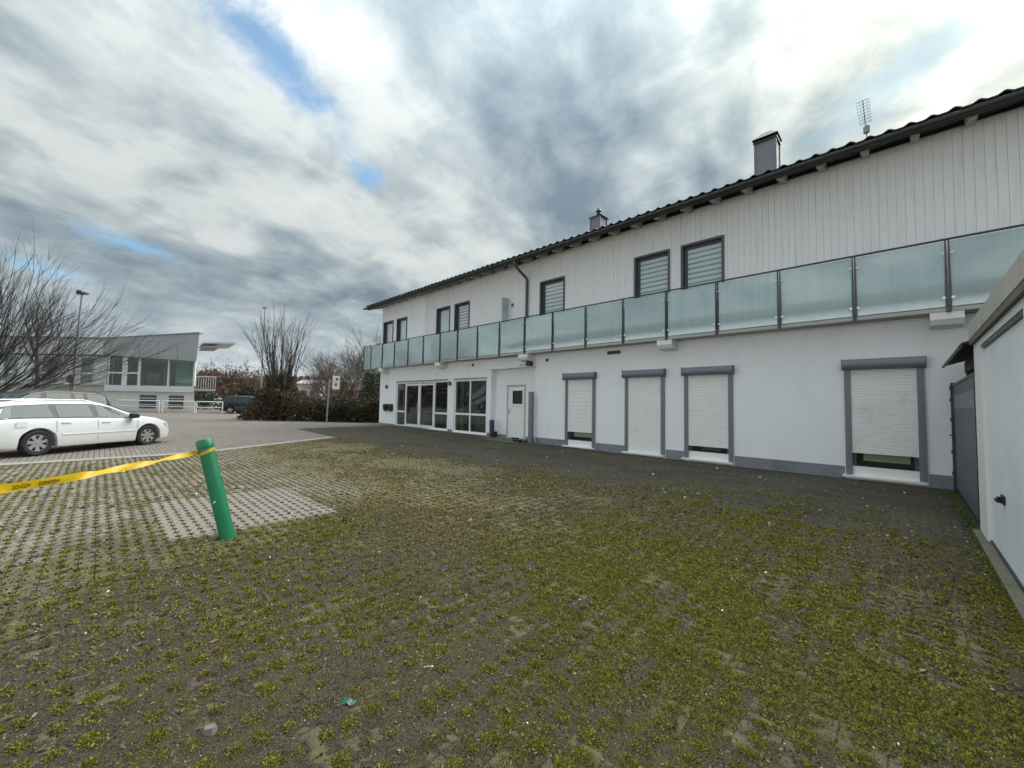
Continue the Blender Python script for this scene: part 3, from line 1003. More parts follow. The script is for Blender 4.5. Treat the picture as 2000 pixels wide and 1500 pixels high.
# pebbles and crumbs
n = 8500
lr = np.exp(rng.uniform(np.log(1.6), np.log(15), n))
an = YAW + rng.uniform(-R(57), R(57), n)
qx, qy = lr * np.cos(an), lr * np.sin(an)
okp = (qx > edge_x(qy)) & (qx < 0.58) & (qy < 11.0)
qx, qy, lr = qx[okp], qy[okp], lr[okp]
n = len(qx)
OV = [(1, 0, 0), (-0.9, 0.1, 0), (0, 1, 0), (0.1, -0.9, 0), (0, 0, 0.7), (0, 0, -0.6)]
OF = [(0, 2, 4), (2, 1, 4), (1, 3, 4), (3, 0, 4), (2, 0, 5), (1, 2, 5), (3, 1, 5), (0, 3, 5)]
s = np.clip(lr * 0.0010, 0.0018, 0.010) * rng.lognormal(0, 0.55, n)
scl = np.stack([s * rng.uniform(0.7, 1.5, n), s, s * 0.7], 1)
tag(np_instances('pebbles', OV, OF, np.stack([qx, qy, gz(qx, qy) + s * 0.3 + np.where(qy < 6.6, np.maximum(silt(qx, qy), -0.003), 0)], 1), rand_rot(n, 0.5), scl, M['pebble']), 'small pale pebbles and crumbs scattered over the mossy yard', 'pebbles', kind='stuff')

# crumbs of soil
n = 95000
lr = np.exp(rng.uniform(np.log(1.5), np.log(9.0), n))
an = YAW + rng.uniform(-R(57), R(57), n)
qx, qy = lr * np.cos(an), lr * np.sin(an)
okp = (qx > edge_x(qy)) & (qx < 0.58) & (qy < 6.55) & ~((qx > -7.7) & (qx < -5.55) & (qy > 0.58) & (qy < 2.32)) & (rng.random(n) < 0.25 + 0.75 * sstep(qx + 0.35 * qy, -6.2, -3.8))
qx, qy, lr = qx[okp], qy[okp], lr[okp]
n = len(qx)
s = np.clip(lr * 0.0013, 0.0026, 0.010) * rng.lognormal(0, 0.45, n)
scl = np.stack([s * rng.uniform(0.7, 1.6, n), s, s * rng.uniform(0.5, 1.0, n)], 1)
tag(np_instances('soil_crumbs', [(1, 0, -0.3), (-0.6, 0.8, -0.3), (-0.5, -0.9, -0.3), (0.1, 0.0, 0.9)], [(0, 1, 3), (1, 2, 3), (2, 0, 3)], np.stack([qx, qy, gz(qx, qy) + np.maximum(silt(qx, qy), -0.003) + s * 0.2], 1), rand_rot(n, 0.5), scl, M['crumb']), 'dark brown crumbs of soil scattered among the moss', 'soil', kind='stuff')

# dry leaf scraps
n = 2600
lr = np.exp(rng.uniform(np.log(1.6), np.log(14), n))
an = YAW + rng.uniform(-R(57), R(57), n)
qx, qy = lr * np.cos(an), lr * np.sin(an)
okp = (qx > edge_x(qy)) & (qx < 0.58) & (qy < 11.2)
qx, qy, lr = qx[okp], qy[okp], lr[okp]
n = len(qx)
LV = [(-1, 0, 0), (-0.3, 0.5, 0.12), (0.6, 0.45, 0.05), (1.1, 0.0, 0.2), (0.5, -0.5, 0.1), (-0.4, -0.42, 0.16)]
LF = [(0, 1, 2, 3, 4, 5)]
s = np.clip(lr * 0.0024, 0.006, 0.022) * rng.lognormal(0, 0.4, n)
scl = np.stack([s, s * rng.uniform(0.6, 1.1, n), s], 1)
tag(np_instances('leaf_litter', LV, LF, np.stack([qx, qy, gz(qx, qy) + 0.009], 1), rand_rot(n, 0.3), scl, M['litter_leaf']), 'dry brown leaf scraps lying on the mossy yard', 'leaves', kind='stuff')


# ------------------------------------------------------------------ the white house
FY = 11.6
house = tag(empty('house', (-10.0, FY, 0.0)), 'long white two storey house with glass balcony and dark tiled roof', 'house')
X0, X1 = -22.2, 7.0
GROUND_TOP = 3.40
openings = [(-20.34, -15.58, 0.17, 2.58), (-15.10, -12.83, 0.15, 2.58), (-12.55, -10.08, -0.2, 2.94),
            (-8.60, -7.44, 0.08, 2.56), (-6.28, -5.08, 0.08, 2.56), (-4.44, -3.26, 0.08, 2.56), (-0.93, 0.25, 0.08, 2.56)]
upwin = [(-21.99, -20.86), (-20.47, -19.40), (-16.64, -15.53), (-15.18, -14.08), (-9.90, -8.73), (-6.02, -4.89), (-4.56, -3.41)]
WT, WB = 6.16, 3.72
UP = [(a, b, WB, WT) for a, b in upwin]


def wall_holes(mb, x0, x1, z0, z1, ya, yb, holes_):
    xs = sorted({x0, x1, *[h[0] for h in holes_], *[h[1] for h in holes_]})
    zs = sorted({z0, z1, *[max(z0, h[2]) for h in holes_], *[min(z1, h[3]) for h in holes_]})
    for a, b in zip(xs[:-1], xs[1:]):
        run = None
        for c, d in zip(zs[:-1], zs[1:]):
            mxx, mzz = (a + b) / 2, (c + d) / 2
            solid = not any(h[0] < mxx < h[1] and h[2] < mzz < h[3] for h in holes_)
            if solid:
                run = [c, d] if run is None else [run[0], d]
            if (not solid or d == zs[-1]) and run:
                mb.box(a, b, ya, yb, run[0], run[1])
                run = None


wl = MB()
wall_holes(wl, X0, X1, -0.15, GROUND_TOP, FY, FY + 0.25, openings)
wall_holes(wl, X0, -17.6, GROUND_TOP, 7.14, FY, FY + 0.25, [u for u in UP if u[0] < -17.6])
wl.box(X0, X0 + 0.25, FY + 0.25, 22.0, -0.15, 7.6)
wl.box(X1 - 0.25, X1, FY + 0.25, 22.0, -0.15, 7.6)
wl.box(X0, X1, 22.0, 22.25, -0.15, 7.6)
wl.build('wall', M['render'], house)
bk = MB()
wall_holes(bk, -17.6, X1, GROUND_TOP, 7.14, FY + 0.02, FY + 0.25, [u for u in UP if u[0] > -17.6])
bk.build('board_backing', M['groove'], house)
# recessed porch wall, beam across it
RY = FY + 0.25
pw = MB()
wall_holes(pw, -12.62, -10.0, -0.15, 3.3, RY, RY + 0.2, [(-11.83, -10.79, 0.14, 2.28)])
pw.build('porch_wall', M['render'], house)
box(-12.95, -10.06, FY - 0.06, FY + 0.0 - 0.002, 2.94, 3.36).build('porch_beam', M['render'], house)

# plinth
cuts = sorted([(o[0] - 0.06, o[1] + 0.06) for o in openings])
x = X0 - 0.015
for a, b in cuts + [(X1 + 1, X1 + 2)]:
    e = min(a, X1)
    if e > x:
        box(x, e, FY - 0.015, FY - 0.001, -0.15, 0.26).build('plinth', M['plinth'], house)
    x = b
box(-12.55, -11.87, RY - 0.012, RY - 0.001, -0.15, 0.22).build('plinth', M['plinth'], house)
box(-10.75, -10.08, RY - 0.012, RY - 0.001, -0.15, 0.22).build('plinth', M['plinth'], house)

# upper floor boards, one object each
BW = 0.137
zb0, zb1 = 3.42, 7.10
full = box(0, BW - 0.0035, -0.02, 0.0, 0, zb1 - zb0).mesh('cladding_board', M['board'])
cache = {}
x = -17.58
hx, hy = house.location.x, house.location.y
while x < X1 - 0.01:
    a, b = x, min(x + BW - 0.0035, X1)
    pieces = [(a, b, zb0, zb1)]
    for (u0, u1, _z0, _z1) in UP:
        nxt = []
        for (p, q, c, d) in pieces:
            if q <= u0 or p >= u1 or c >= WT:
                nxt.append((p, q, c, d))
                continue
            if p < u0:
                nxt.append((p, u0, c, d))
            if q > u1:
                nxt.append((u1, q, c, d))
            nxt.append((max(p, u0), min(q, u1), WT, d))
        pieces = nxt
    for (p, q, c, d) in pieces:
        if q - p < 0.012:
            continue
        if abs((q - p) - (BW - 0.0035)) < 1e-6 and c == zb0:
            me = full
        else:
            k = (round(q - p, 4), round(d - c, 3))
            if k not in cache:
                cache[k] = box(0, k[0], -0.02, 0.0, 0, k[1]).mesh('cladding_board', M['board'])
            me = cache[k]
        o = bpy.data.objects.new('cladding_board', me)
        o.location = (p - hx, 0.014 + random.gauss(0, 0.0012), c)
        link(o, house)
    x += BW
box(-17.64, -17.585, FY - 0.018, FY + 0.015, GROUND_TOP, 7.1).build('corner_trim', M['board'], house)


# upper windows
def upper_window(a, b, striped, dark_left=True):
    wroot = MB()
    t = 0.055
    # casing around the opening
    wroot.box(a - 0.005, a + t, FY - 0.035, FY + 0.13, WB, WT)
    wroot.box(b - t, b + 0.005, FY - 0.035, FY + 0.13, WB, WT)
    wroot.box(a + t, b - t, FY - 0.035, FY + 0.13, WT - t, WT + 0.005)
    wroot.box(a + t, b - t, FY - 0.035, FY + 0.13, WB, WB + 0.05)
    fr = wroot.build('window', M['anthracite'], house)
    s = MB()
    for (p, q, c, d) in ((a + t, a + t + 0.07, WB, WT - t), (b - t - 0.05, b - t, WB, WT - t), (a + t + 0.07, b - t - 0.05, WT - t - 0.07, WT - t), (a + t + 0.07, b - t - 0.05, WB + 0.05, WB + 0.12)):
        s.box(p, q, FY + 0.10, FY + 0.15, c, d)
    s.build('sash', M['anthracite'], fr)
    box(a + t + 0.07, b - t - 0.05, FY + 0.12, FY + 0.126, WB + 0.12, WT - t - 0.07).build('pane', M['glass'], fr)
    ia, ib = a + t + 0.075, b - t - 0.055
    if striped:
        box(ia, ib, FY + 0.158, FY + 0.162, WB + 0.1, WT - t - 0.07).build('blind_backing', M['blind_dark'], fr)
        z = WT - t - 0.075
        me = box(0, ib - ia, 0, 0.006, -0.098, 0).mesh('blind_slat', M['blind'])
        off = woff(fr)
        while z > 4.55:
            o = bpy.data.objects.new('blind_slat', me)
            o.location = (ia - off.x, FY + 0.146 - off.y, z - off.z)
            link(o, fr)
            z -= 0.145
    else:
        box(ia, ib, FY + 0.15, FY + 0.158, WB + 0.1, WT - t - 0.07).build('blind', M['blind'], fr)
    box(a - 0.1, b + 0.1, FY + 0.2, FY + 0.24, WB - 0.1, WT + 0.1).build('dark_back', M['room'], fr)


for i, (a, b) in enumerate(upwin):
    upper_window(a, b, i >= 3)


# ground floor roller shutters
def shutter(a, b, bottom, kind):
    """a..b clear width between the outer rails, bottom = height where the curtain ends"""
    fr = MB()
    for s0, s1 in ((a - 0.035, a + 0.075), (b - 0.075, b + 0.035)):
        fr.box(s0, s1, FY - 0.05, FY + 0.02, 0.09, 2.42)
        c = (s0 + s1) / 2
        fr.box(c - 0.012, c + 0.012, FY - 0.058, FY - 0.0505, 0.09, 2.42)
    root = fr.build('roller_shutter', M['grey_metal'], house)
    prof = [(FY, 2.38), (FY - 0.09, 2.38), (FY - 0.145, 2.41), (FY - 0.17, 2.46), (FY - 0.17, 2.54), (FY - 0.14, 2.59), (FY - 0.08, 2.61), (FY, 2.61)]
    MB().prism(prof, a - 0.065, b + 0.065, 'x').build('shutter_box', M['grey_metal'], root, smooth=50)
    for s0, s1 in ((a - 0.069, a - 0.0652), (b + 0.0652, b + 0.069)):
        MB().prism([(FY - 0.001, 2.378), (FY - 0.175, 2.378), (FY - 0.175, 2.613), (FY - 0.001, 2.613)], s0, s1, 'x').build('end_cap', M['anthracite'], root)
    cu = MB()
    z = 2.40
    p = 0.046
    x0, x1 = a + 0.06, b - 0.06
    while z - p > bottom:
        cu.add([(x0, FY - 0.017, z), (x1, FY - 0.017, z), (x0, FY - 0.024, z - 0.006), (x1, FY - 0.024, z - 0.006),
                (x0, FY - 0.028, z - p * 0.5), (x1, FY - 0.028, z - p * 0.5), (x0, FY - 0.024, z - p + 0.007), (x1, FY - 0.024, z - p + 0.007), (x0, FY - 0.017, z - p), (x1, FY - 0.017, z - p)],
               [(0, 1, 3, 2), (2, 3, 5, 4), (4, 5, 7, 6), (6, 7, 9, 8)])
        z -= p
    cu.build('curtain', M['shutter'], root)
    box(x0, x1, FY - 0.034, FY - 0.004, z - 0.035, z - 0.0005).build('bottom_bar', M['white_plastic'], root)
    sl = MB().box(a - 0.09, b + 0.03, FY - 0.12, FY + 0.05, 0.045, 0.088)
    if bottom > 0.3:
        sl.box(a + 0.075, b - 0.075, FY + 0.0, FY + 0.06, 0.0885, 0.28)
    sl.build('sill', M['white_plastic'], root)
    if bottom > 0.3:
        box(a + 0.075, a + 0.14, FY + 0.03, FY + 0.08, 0.281, 1.0).build('sash', M['anthracite'], root)
        box(b - 0.14, b - 0.075, FY + 0.03, FY + 0.08, 0.281, 1.0).build('sash', M['anthracite'], root)
        box(a + 0.1405, b - 0.1405, FY + 0.05, FY + 0.056, 0.281, 1.0).build('pane', M['glass'], root)
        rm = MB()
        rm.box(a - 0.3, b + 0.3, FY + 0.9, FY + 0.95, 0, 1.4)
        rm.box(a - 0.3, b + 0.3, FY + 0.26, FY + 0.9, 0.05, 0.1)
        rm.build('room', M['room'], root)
        if kind == 'blind':
            box(a + (0.25 if b - a < 1.2 else 0.16), b - 0.2, FY + 0.13, FY + 0.14, 0.40, 1.0).build('inner_blind', M['curtain'], root)
        else:
            box(a + 0.3, b - 0.4, FY + 0.4, FY + 0.6, 0.3, 0.72).build('crate', M['furniture'], root)


shutter(-8.60, -7.44, 0.60, 'blind')
shutter(-6.28, -5.08, 0.10, '')
shutter(-4.44, -3.26, 0.45, 'dark')
shutter(-0.93, 0.25, 0.56, 'blind')


# glazed entrance fronts
def glazed(x0, x1, z0, z1, verts, rail_z, doors):
    """verts: inner mullion positions; doors: index of bays without the middle rail"""
    yo, yi = FY + 0.05, FY + 0.12
    f = MB()
    t = 0.075
    f.box(x0, x1, yo, yi, z1 - 0.09, z1)
    f.box(x0, x1, yo, yi, z0, z0 + 0.09)
    edges = [x0] + verts + [x1]
    for i, e in enumerate(edges):
        a = e if i == 0 else (e - t if i == len(edges) - 1 else e - t / 2)
        f.box(a, a + t, yo - 0.002, yi + 0.002, z0 + 0.0905, z1 - 0.0905)
    root = f.build('glazed_front', M['white_plastic'], house)
    for i, (a, b) in enumerate(zip(edges[:-1], edges[1:])):
        a2 = a + (t if i == 0 else t / 2) + 0.001
        b2 = b - (t if i == len(edges) - 2 else t / 2) - 0.001
        if i in doors:
            d = MB()
            s = 0.07
            d.box(a2, a2 + s, yo - 0.02, yi - 0.02, z0 + 0.06, z1 - 0.12)
            d.box(b2 - s, b2, yo - 0.02, yi - 0.02, z0 + 0.06, z1 - 0.12)
            d.box(a2 + s, b2 - s, yo - 0.02, yi - 0.02, z1 - 0.21, z1 - 0.12)
            d.box(a2 + s, b2 - s, yo - 0.02, yi - 0.02, z0 + 0.06, z0 + 0.17)
            dr = d.build('door', M['white_plastic'], root)
            box(a2 + s, b2 - s, yo + 0.01, yo + 0.018, z0 + 0.17, z1 - 0.21).build('pane', M['glass_dark'], dr)
        else:
            box(a2, b2, yo + 0.001, yi - 0.001, rail_z - 0.045, rail_z + 0.045).build('rail', M['white_plastic'], root)
            box(a2, b2, yo + 0.03, yo + 0.036, z0 + 0.0905, rail_z - 0.0455).build('pane', M['glass_dark'], root)
            box(a2, b2, yo + 0.03, yo + 0.036, rail_z + 0.0455, z1 - 0.0905).build('pane', M['glass_dark'], root)
    return root


g1 = glazed(-20.34, -15.58, 0.17, 2.58, [-19.42, -18.05, -16.72], 0.98, (1, 2))
h_ = MB()
h_.box(-18.13, -18.10, FY - 0.03, FY + 0.02, 1.05, 1.45)
h_.build('handle', M['chrome'], g1)
g2 = glazed(-15.10, -12.83, 0.15, 2.58, [-13.98], 1.0, ())
lt_ = MB()
lt_.box(-20.36, -15.56, FY - 0.012, FY - 0.001, 2.581, 2.63)
lt_.box(-15.12, -12.80, FY - 0.012, FY - 0.001, 2.581, 2.63)
lt_.build('lintel_flashing', M['steel'], house)
th_ = MB()
th_.box(-20.36, -15.56, FY - 0.05, FY + 0.05, 0.02, 0.168)
th_.box(-15.13, -12.80, FY - 0.05, FY + 0.05, 0.0, 0.148)
th_.build('threshold', M['plinth'], house)
# the rooms behind the glass
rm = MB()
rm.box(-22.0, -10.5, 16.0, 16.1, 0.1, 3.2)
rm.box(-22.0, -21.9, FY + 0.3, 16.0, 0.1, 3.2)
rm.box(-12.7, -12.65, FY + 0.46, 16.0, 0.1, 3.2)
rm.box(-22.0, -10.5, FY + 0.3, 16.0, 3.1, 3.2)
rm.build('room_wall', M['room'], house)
box(-21.9, -10.5, FY + 0.26, 16.0, 0.1, 0.16).build('room_floor', M['room_floor'], house)
fu = MB()
fu.box(-16.4, -16.2, FY + 0.6, FY + 0.75, 0.17, 2.5)
fu.box(-14.6, -13.9, FY + 0.9, FY + 1.5, 0.17, 1.2)
fu.box(-13.6, -13.2, FY + 1.1, FY + 1.5, 0.17, 1.9)
fu.box(-20.0, -19.3, FY + 1.5, FY + 2.1, 0.17, 1.0)
fu.box(-15.0, -14.75, FY + 0.3, FY + 0.34, 0.2, 2.5)
fu.box(-18.9, -16.9, FY + 1.0, FY + 1.02, 2.0, 2.06)
fu.box(-18.9, -16.9, FY + 1.0, FY + 1.02, 2.2, 2.28)
fu.build('furniture', M['furniture'], house)

# plain white door in the porch
d = MB()
for (p, q, c, e) in ((-11.83, -11.77, 0.14, 2.28), (-10.85, -10.79, 0.14, 2.28), (-11.77, -10.85, 2.21, 2.28)):
    d.box(p, q, RY - 0.015, RY + 0.06, c, e)
df = d.build('side_door', M['panel_grey'], house)
lf = MB()
dx0, dx1, dz0, dz1 = -11.765, -10.855, 0.15, 2.20
hx0, hx1, hz0, hz1 = -11.52, -10.93, 1.48, 2.06
lf.box(dx0, hx0, RY + 0.0, RY + 0.045, dz0, dz1)
lf.box(hx1, dx1, RY + 0.0, RY + 0.045, dz0, dz1)
lf.box(hx0, hx1, RY + 0.0, RY + 0.045, dz0, hz0)
lf.box(hx0, hx1, RY + 0.0, RY + 0.045, hz1, dz1)
lf.build('leaf', M['white_plastic'], df)
wf = MB()
for (p, q, c, e) in ((hx0 - 0.05, hx0 + 0.02, hz0 - 0.05, hz1 + 0.05), (hx1 - 0.02, hx1 + 0.05, hz0 - 0.05, hz1 + 0.05), (hx0 + 0.02, hx1 - 0.02, hz1 - 0.02, hz1 + 0.05), (hx0 + 0.02, hx1 - 0.02, hz0 - 0.05, hz0 + 0.02)):
    wf.box(p, q, RY - 0.02, RY - 0.001, c, e)
wf.build('window_frame', M['white_plastic'], df)
box(hx0 + 0.001, hx1 - 0.001, RY + 0.02, RY + 0.026, hz0 + 0.001, hz1 - 0.001).build('pane', M['black'], df)
hd = MB()
hd.box(-11.73, -11.69, RY - 0.012, RY - 0.001, 1.08, 1.30)
hd.bar((-11.71, RY - 0.05, 1.22), (-11.58, RY - 0.05, 1.22), 0.02, 0.02)
hd.bar((-11.71, RY - 0.05, 1.22), (-11.71, RY - 0.002, 1.22), 0.02, 0.02)
hd.build('handle', M['chrome'], df)
# steps to the door
st = MB()
st.box(-12.5, -10.35, FY - 0.42, RY - 0.013, 0.0, 0.12)
st.box(-12.3, -10.2, FY - 0.75, FY - 0.421, 0.0, 0.075)
st.build('door_step', M['mossy_concrete'], house)
# little things on the wall
for (vx, vz) in ((-13.77, 3.2), (-9.51, 3.15)):
    MB().cyl((vx, FY - 0.02, vz), (vx, FY + 0.01, vz), 0.062, n=14).build('vent_pipe', M['black'], house, smooth=40)
vg = MB()
vg.box(-6.95, -6.5, FY - 0.05, FY - 0.001, 3.17, 3.27)
vg.build('dark_wall_unit', M['black'], house)
for lx, lz in ((-21.3, 2.34), (-15.34, 2.40)):
    l_ = MB()
    l_.box(lx - 0.05, lx + 0.05, FY - 0.03, FY - 0.001, lz - 0.06, lz + 0.06)
    l_.cyl((lx, FY - 0.10, lz - 0.08), (lx, FY - 0.10, lz + 0.10), 0.055, n=12)
    l_.box(lx - 0.015, lx + 0.015, FY - 0.10, FY - 0.03, lz - 0.015, lz + 0.015)
    l_.build('wall_lamp', M['anthracite'], house, smooth=40)

# balcony: slab, beams, glass panels, posts
BY = 11.18
bal = box(-23.55, X1, BY - 0.02, FY - 0.021, 3.40, 3.475).build('balcony', M['soffit'], house)
for bx, hw_ in ((-21.42, 0.23), (-15.88, 0.22), (-10.36, 0.23), (-4.88, 0.215), (0.60, 0.225), (6.1, 0.22)):
    b_ = MB()
    b_.box(bx - hw_, bx + hw_, BY - 0.01, FY - 0.001, 3.26, 3.398)
    b_.prism([(BY - 0.005, 3.2598), (BY + 0.05, 3.16), (FY - 0.0015, 3.13), (FY - 0.0015, 3.2598)], bx - hw_ + 0.004, bx + hw_ - 0.004, 'x')
    b_.build('balcony_beam', M['white_paint'], bal)
post_x = [-23.50, -22.58, -21.23, -19.87, -18.49, -17.09, -15.68, -14.36, -12.99, -11.64, -10.27, -8.92, -7.53, -6.16, -4.81, -3.47, -2.09, -0.73, 0.63, 1.99, 3.35, 4.7, 6.05]
for i, pxx in enumerate(post_x):
    p_ = MB()
    for s_ in (-0.022, 0.022):
        p_.box(pxx + s_ - 0.012, pxx + s_ + 0.012, BY - 0.045, BY - 0.022, 3.42, 4.76)
    p_.box(pxx - 0.030, pxx + 0.030, BY - 0.046, BY - 0.021, 3.385, 3.5)
    po = p_.build('post', M['dark_steel'], bal)
    for cz in (3.66, 4.52):
        for s_ in (-1, 1):
            c_ = MB()
            c_.cyl((pxx + s_ * 0.062, BY - 0.058, cz), (pxx + s_ * 0.062, BY - 0.004, cz), 0.022, n=10)
            c_.box(min(pxx + s_ * 0.03, pxx + s_ * 0.062), max(pxx + s_ * 0.03, pxx + s_ * 0.062), BY - 0.036, BY - 0.024, cz - 0.012, cz + 0.012)
            c_.build('glass_clamp', M['chrome'], po, smooth=40)
for i, (a, b) in enumerate(zip(post_x[:-1], post_x[1:])):
    box(a + 0.045, b - 0.045, BY - 0.014, BY - 0.003, 3.495, 4.745).build('glass_panel', M['frosted'], bal)
MB().tube([(-23.52, BY - 0.033, 4.785), (X1, BY - 0.033, 4.785)], 0.021, 10).build('handrail', M['dark_steel'], bal, smooth=60)
box(-23.52, -23.505, BY, FY + 0.3, 3.495, 4.745).build('glass_panel', M['frosted'], bal)
pp = box(-11.60, -11.585, BY + 0.03, FY - 0.022, 3.5, 5.82).build('privacy_screen', M['frosted'], bal)
pl_ = MB().box(-11.38, -11.30, FY - 0.06, FY - 0.022, 5.45, 5.56)
pl_.build('balcony_lamp', M['anthracite'], house)

# roof
RZ0, RYE, PIT = 7.06, 10.90, R(17)
tp = math.tan(PIT)
roof = MB()
rx0, rx1 = -22.85, X1 + 0.6
ry1 = 17.2
rz1 = RZ0 + (ry1 - RYE) * tp
roof.prism([(RYE + 0.06, RZ0 - 0.0), (ry1, rz1 - 0.02), (ry1 + 6.0, rz1 - 0.02 - 6.0 * tp), (ry1 + 6.0, rz1 + 0.08 - 6.0 * tp), (ry1, rz1 + 0.08), (RYE + 0.06, RZ0 + 0.07)], rx0 + 0.05, rx1, 'x')
roof_o = roof.build('roof', M['soffit'], house)
TWD = 0.30


def tile_mesh(L):
    """one pantile: a roll on the right, a trough on the left"""
    prof = []
    for k in range(10):
        t = k / 9
        x_ = t * (TWD + 0.02)
        z_ = 0.030 + 0.024 * math.cos(2 * math.pi * (t - 0.72)) + 0.009 * math.cos(4 * math.pi * (t - 0.72))
        prof.append((x_, z_))
    vs, fs = [], []
    for (y_, zz) in ((0.0, 0.0), (L, L * tp - 0.0)):
        for (x_, z_) in prof:
            vs.append((x_, y_, z_ + zz))
        for (x_, z_) in prof:
            vs.append((x_, y_, z_ + zz - 0.022))
    n_ = len(prof)
    for k in range(n_ - 1):
        fs.append((k, k + 1, 2 * n_ + k + 1, 2 * n_ + k))
        fs.append((n_ + k + 1, n_ + k, 3 * n_ + k, 3 * n_ + k + 1))
        fs.append((k + 1, k, n_ + k, n_ + k + 1))
    fs.append((0, 2 * n_, 3 * n_, n_))
    fs.append((n_ - 1, 2 * n_ - 1, 4 * n_ - 1, 3 * n_ - 1))
    m_ = MB()
    m_.add(vs, fs)
    return m_.mesh('roof_tile', M['tile'], smooth=35)


tm = tile_mesh(0.40)
tile_m = tile_mesh(0.40)
off = woff(roof_o)
ntile = int((rx1 - rx0) / TWD)
for row in range(2):
    for k in range(ntile):
        o = bpy.data.objects.new('roof_tile', tm)
        o.location = (rx0 + k * TWD - off.x + random.gauss(0, 0.003), RYE - 0.06 + row * 0.36 - off.y + random.gauss(0, 0.006), RZ0 + 0.055 + (row * 0.36 - 0.06) * tp + row * 0.006 - off.z + random.gauss(0, 0.003))
        o.rotation_euler = (0, 0, random.gauss(0, 0.008))
        link(o, roof_o)
bv = [tuple(v.co) for v in tm.vertices]
bf = [tuple(p_.vertices) for p_ in tm.polygons]
ps = []
for row in range(2, 17):
    for k in range(ntile):
        ps.append((rx0 + k * TWD, RYE - 0.06 + row * 0.36, RZ0 + 0.055 + (row * 0.36 - 0.06) * tp + 0.012))
ps = np.array(ps) - np.array(off)
tag(np_instances('tile_field', bv, bf, ps, np.tile(np.eye(3), (len(ps), 1, 1)), np.ones((len(ps), 3)), M['tile'], roof_o), kind='stuff')
gut = MB()
gp = []
for k in range(9):
    a = math.pi + math.pi * k / 8
    gp.append((RYE - 0.10 + 0.075 * math.cos(a), 6.985 + 0.075 * math.sin(a)))
gp += [(RYE - 0.10 + 0.069, 6.985), (RYE - 0.10, 6.925), (RYE - 0.10 - 0.069, 6.985)]
gut.prism(gp, rx0 - 0.1, rx1, 'x')
gut.build('gutter', M['gutter'], roof_o, smooth=50)
box(rx0 + 0.05, rx1, RYE + 0.012, RYE + 0.035, 6.93, 7.055).build('fascia', M['gutter'], roof_o)
MB().prism([(RYE + 0.04, 6.90), (RYE + 6.0, 6.90 + 5.96 * tp), (RYE + 6.0, 7.13 + 5.96 * tp), (RYE + 0.04, 7.13)], rx0 - 0.0, rx0 + 0.045, 'x').build('verge_board', M['tile'], roof_o)
k = 0
rx = -22.4
raf = MB().add([(-0.062, 0.0, 0), (0.062, 0.0, 0), (0.062, 0.56, 0.56 * tp), (-0.062, 0.56, 0.56 * tp), (-0.062, 0, -0.16), (0.062, 0, -0.16), (0.062, 0.56, -0.19 + 0.56 * tp), (-0.062, 0.56, -0.19 + 0.56 * tp)],
               [(0, 1, 2, 3), (4, 7, 6, 5), (0, 4, 5, 1), (1, 5, 6, 2), (2, 6, 7, 3), (3, 7, 4, 0)]).mesh('rafter', M['soffit'])
while rx < X1:
    o = bpy.data.objects.new('rafter', raf)
    o.location = (rx - off.x, RYE + 0.10 - off.y, 7.065 - off.z)
    link(o, roof_o)
    rx += 0.755
dp = MB()
dp.tube([(-10.52, RYE - 0.10, 6.93), (-10.52, RYE - 0.08, 6.80), (-10.52, RYE + 0.02, 6.70), (-10.52, FY - 0.12, 6.42), (-10.52, FY - 0.085, 6.34), (-10.52, FY - 0.085, 6.2), (-10.52, FY - 0.085, 3.5)], 0.052, 12)
dp.build('downpipe', M['downpipe'], house, smooth=50)


def chimney(x0, x1, y0, y1, ztop, style):
    ch = MB().box(x0, x1, y0, y1, 7.4, ztop)
    e = 0.025
    for (p, q) in ((x0, y0), (x1, y0), (x1, y1), (x0, y1)):
        ch.box(p - e, p + e, q - e, q + e, 7.4, ztop - 0.002)
    root = ch.build('chimney', M['slate'], house)
    o_ = 0.07
    cm = (x0 + x1) / 2, (y0 + y1) / 2
    cp = MB()
    if style == 0:
        zz = ztop + 0.07
        for (p, q) in ((x0 + 0.02, y0 + 0.02), (x1 - 0.02, y0 + 0.02), (x1 - 0.02, y1 - 0.02), (x0 + 0.02, y1 - 0.02)):
            cp.box(p - 0.02, p + 0.02, q - 0.02, q + 0.02, ztop, zz)
        cp.box(x0 - o_ * .6, x1 + o_ * .6, y0 - o_ * .6, y1 + o_ * .6, ztop - 0.05, ztop + 0.001)
        r1_ = 0.10
        vs = [(x0 - o_, y0 - o_, zz), (x1 + o_, y0 - o_, zz), (x1 + o_, y1 + o_, zz), (x0 - o_, y1 + o_, zz),
              (cm[0] - r1_, cm[1] - r1_, zz + 0.24), (cm[0] + r1_, cm[1] - r1_, zz + 0.24), (cm[0] + r1_, cm[1] + r1_, zz + 0.24), (cm[0] - r1_, cm[1] + r1_, zz + 0.24)]
        cp.add(vs, [(0, 3, 2, 1), (4, 5, 6, 7), (0, 1, 5, 4), (1, 2, 6, 5), (2, 3, 7, 6), (3, 0, 4, 7)])
    else:
        vs = [(x0 - o_, y0 - o_, ztop), (x1 + o_, y0 - o_, ztop), (x1 + o_, y1 + o_, ztop), (x0 - o_, y1 + o_, ztop), (cm[0], cm[1], ztop + 0.16)]
        cp.add(vs, [(0, 3, 2, 1), (0, 1, 4), (1, 2, 4), (2, 3, 4), (3, 0, 4)])
        cp.cyl((cm[0], cm[1], ztop + 0.05), (cm[0], cm[1], ztop + 0.3), 0.10, 0.085, 10)
        cp.cyl((cm[0], cm[1], ztop + 0.3), (cm[0], cm[1], ztop + 0.48), 0.12, 0.01, 10)
    cp.build('chimney_cap', M['cap'], root)


chimney(-3.09, -2.56, 13.5, 14.0, 9.50, 0)
chimney(-8.92, -8.48, 13.5, 14.0, 9.02, 1)
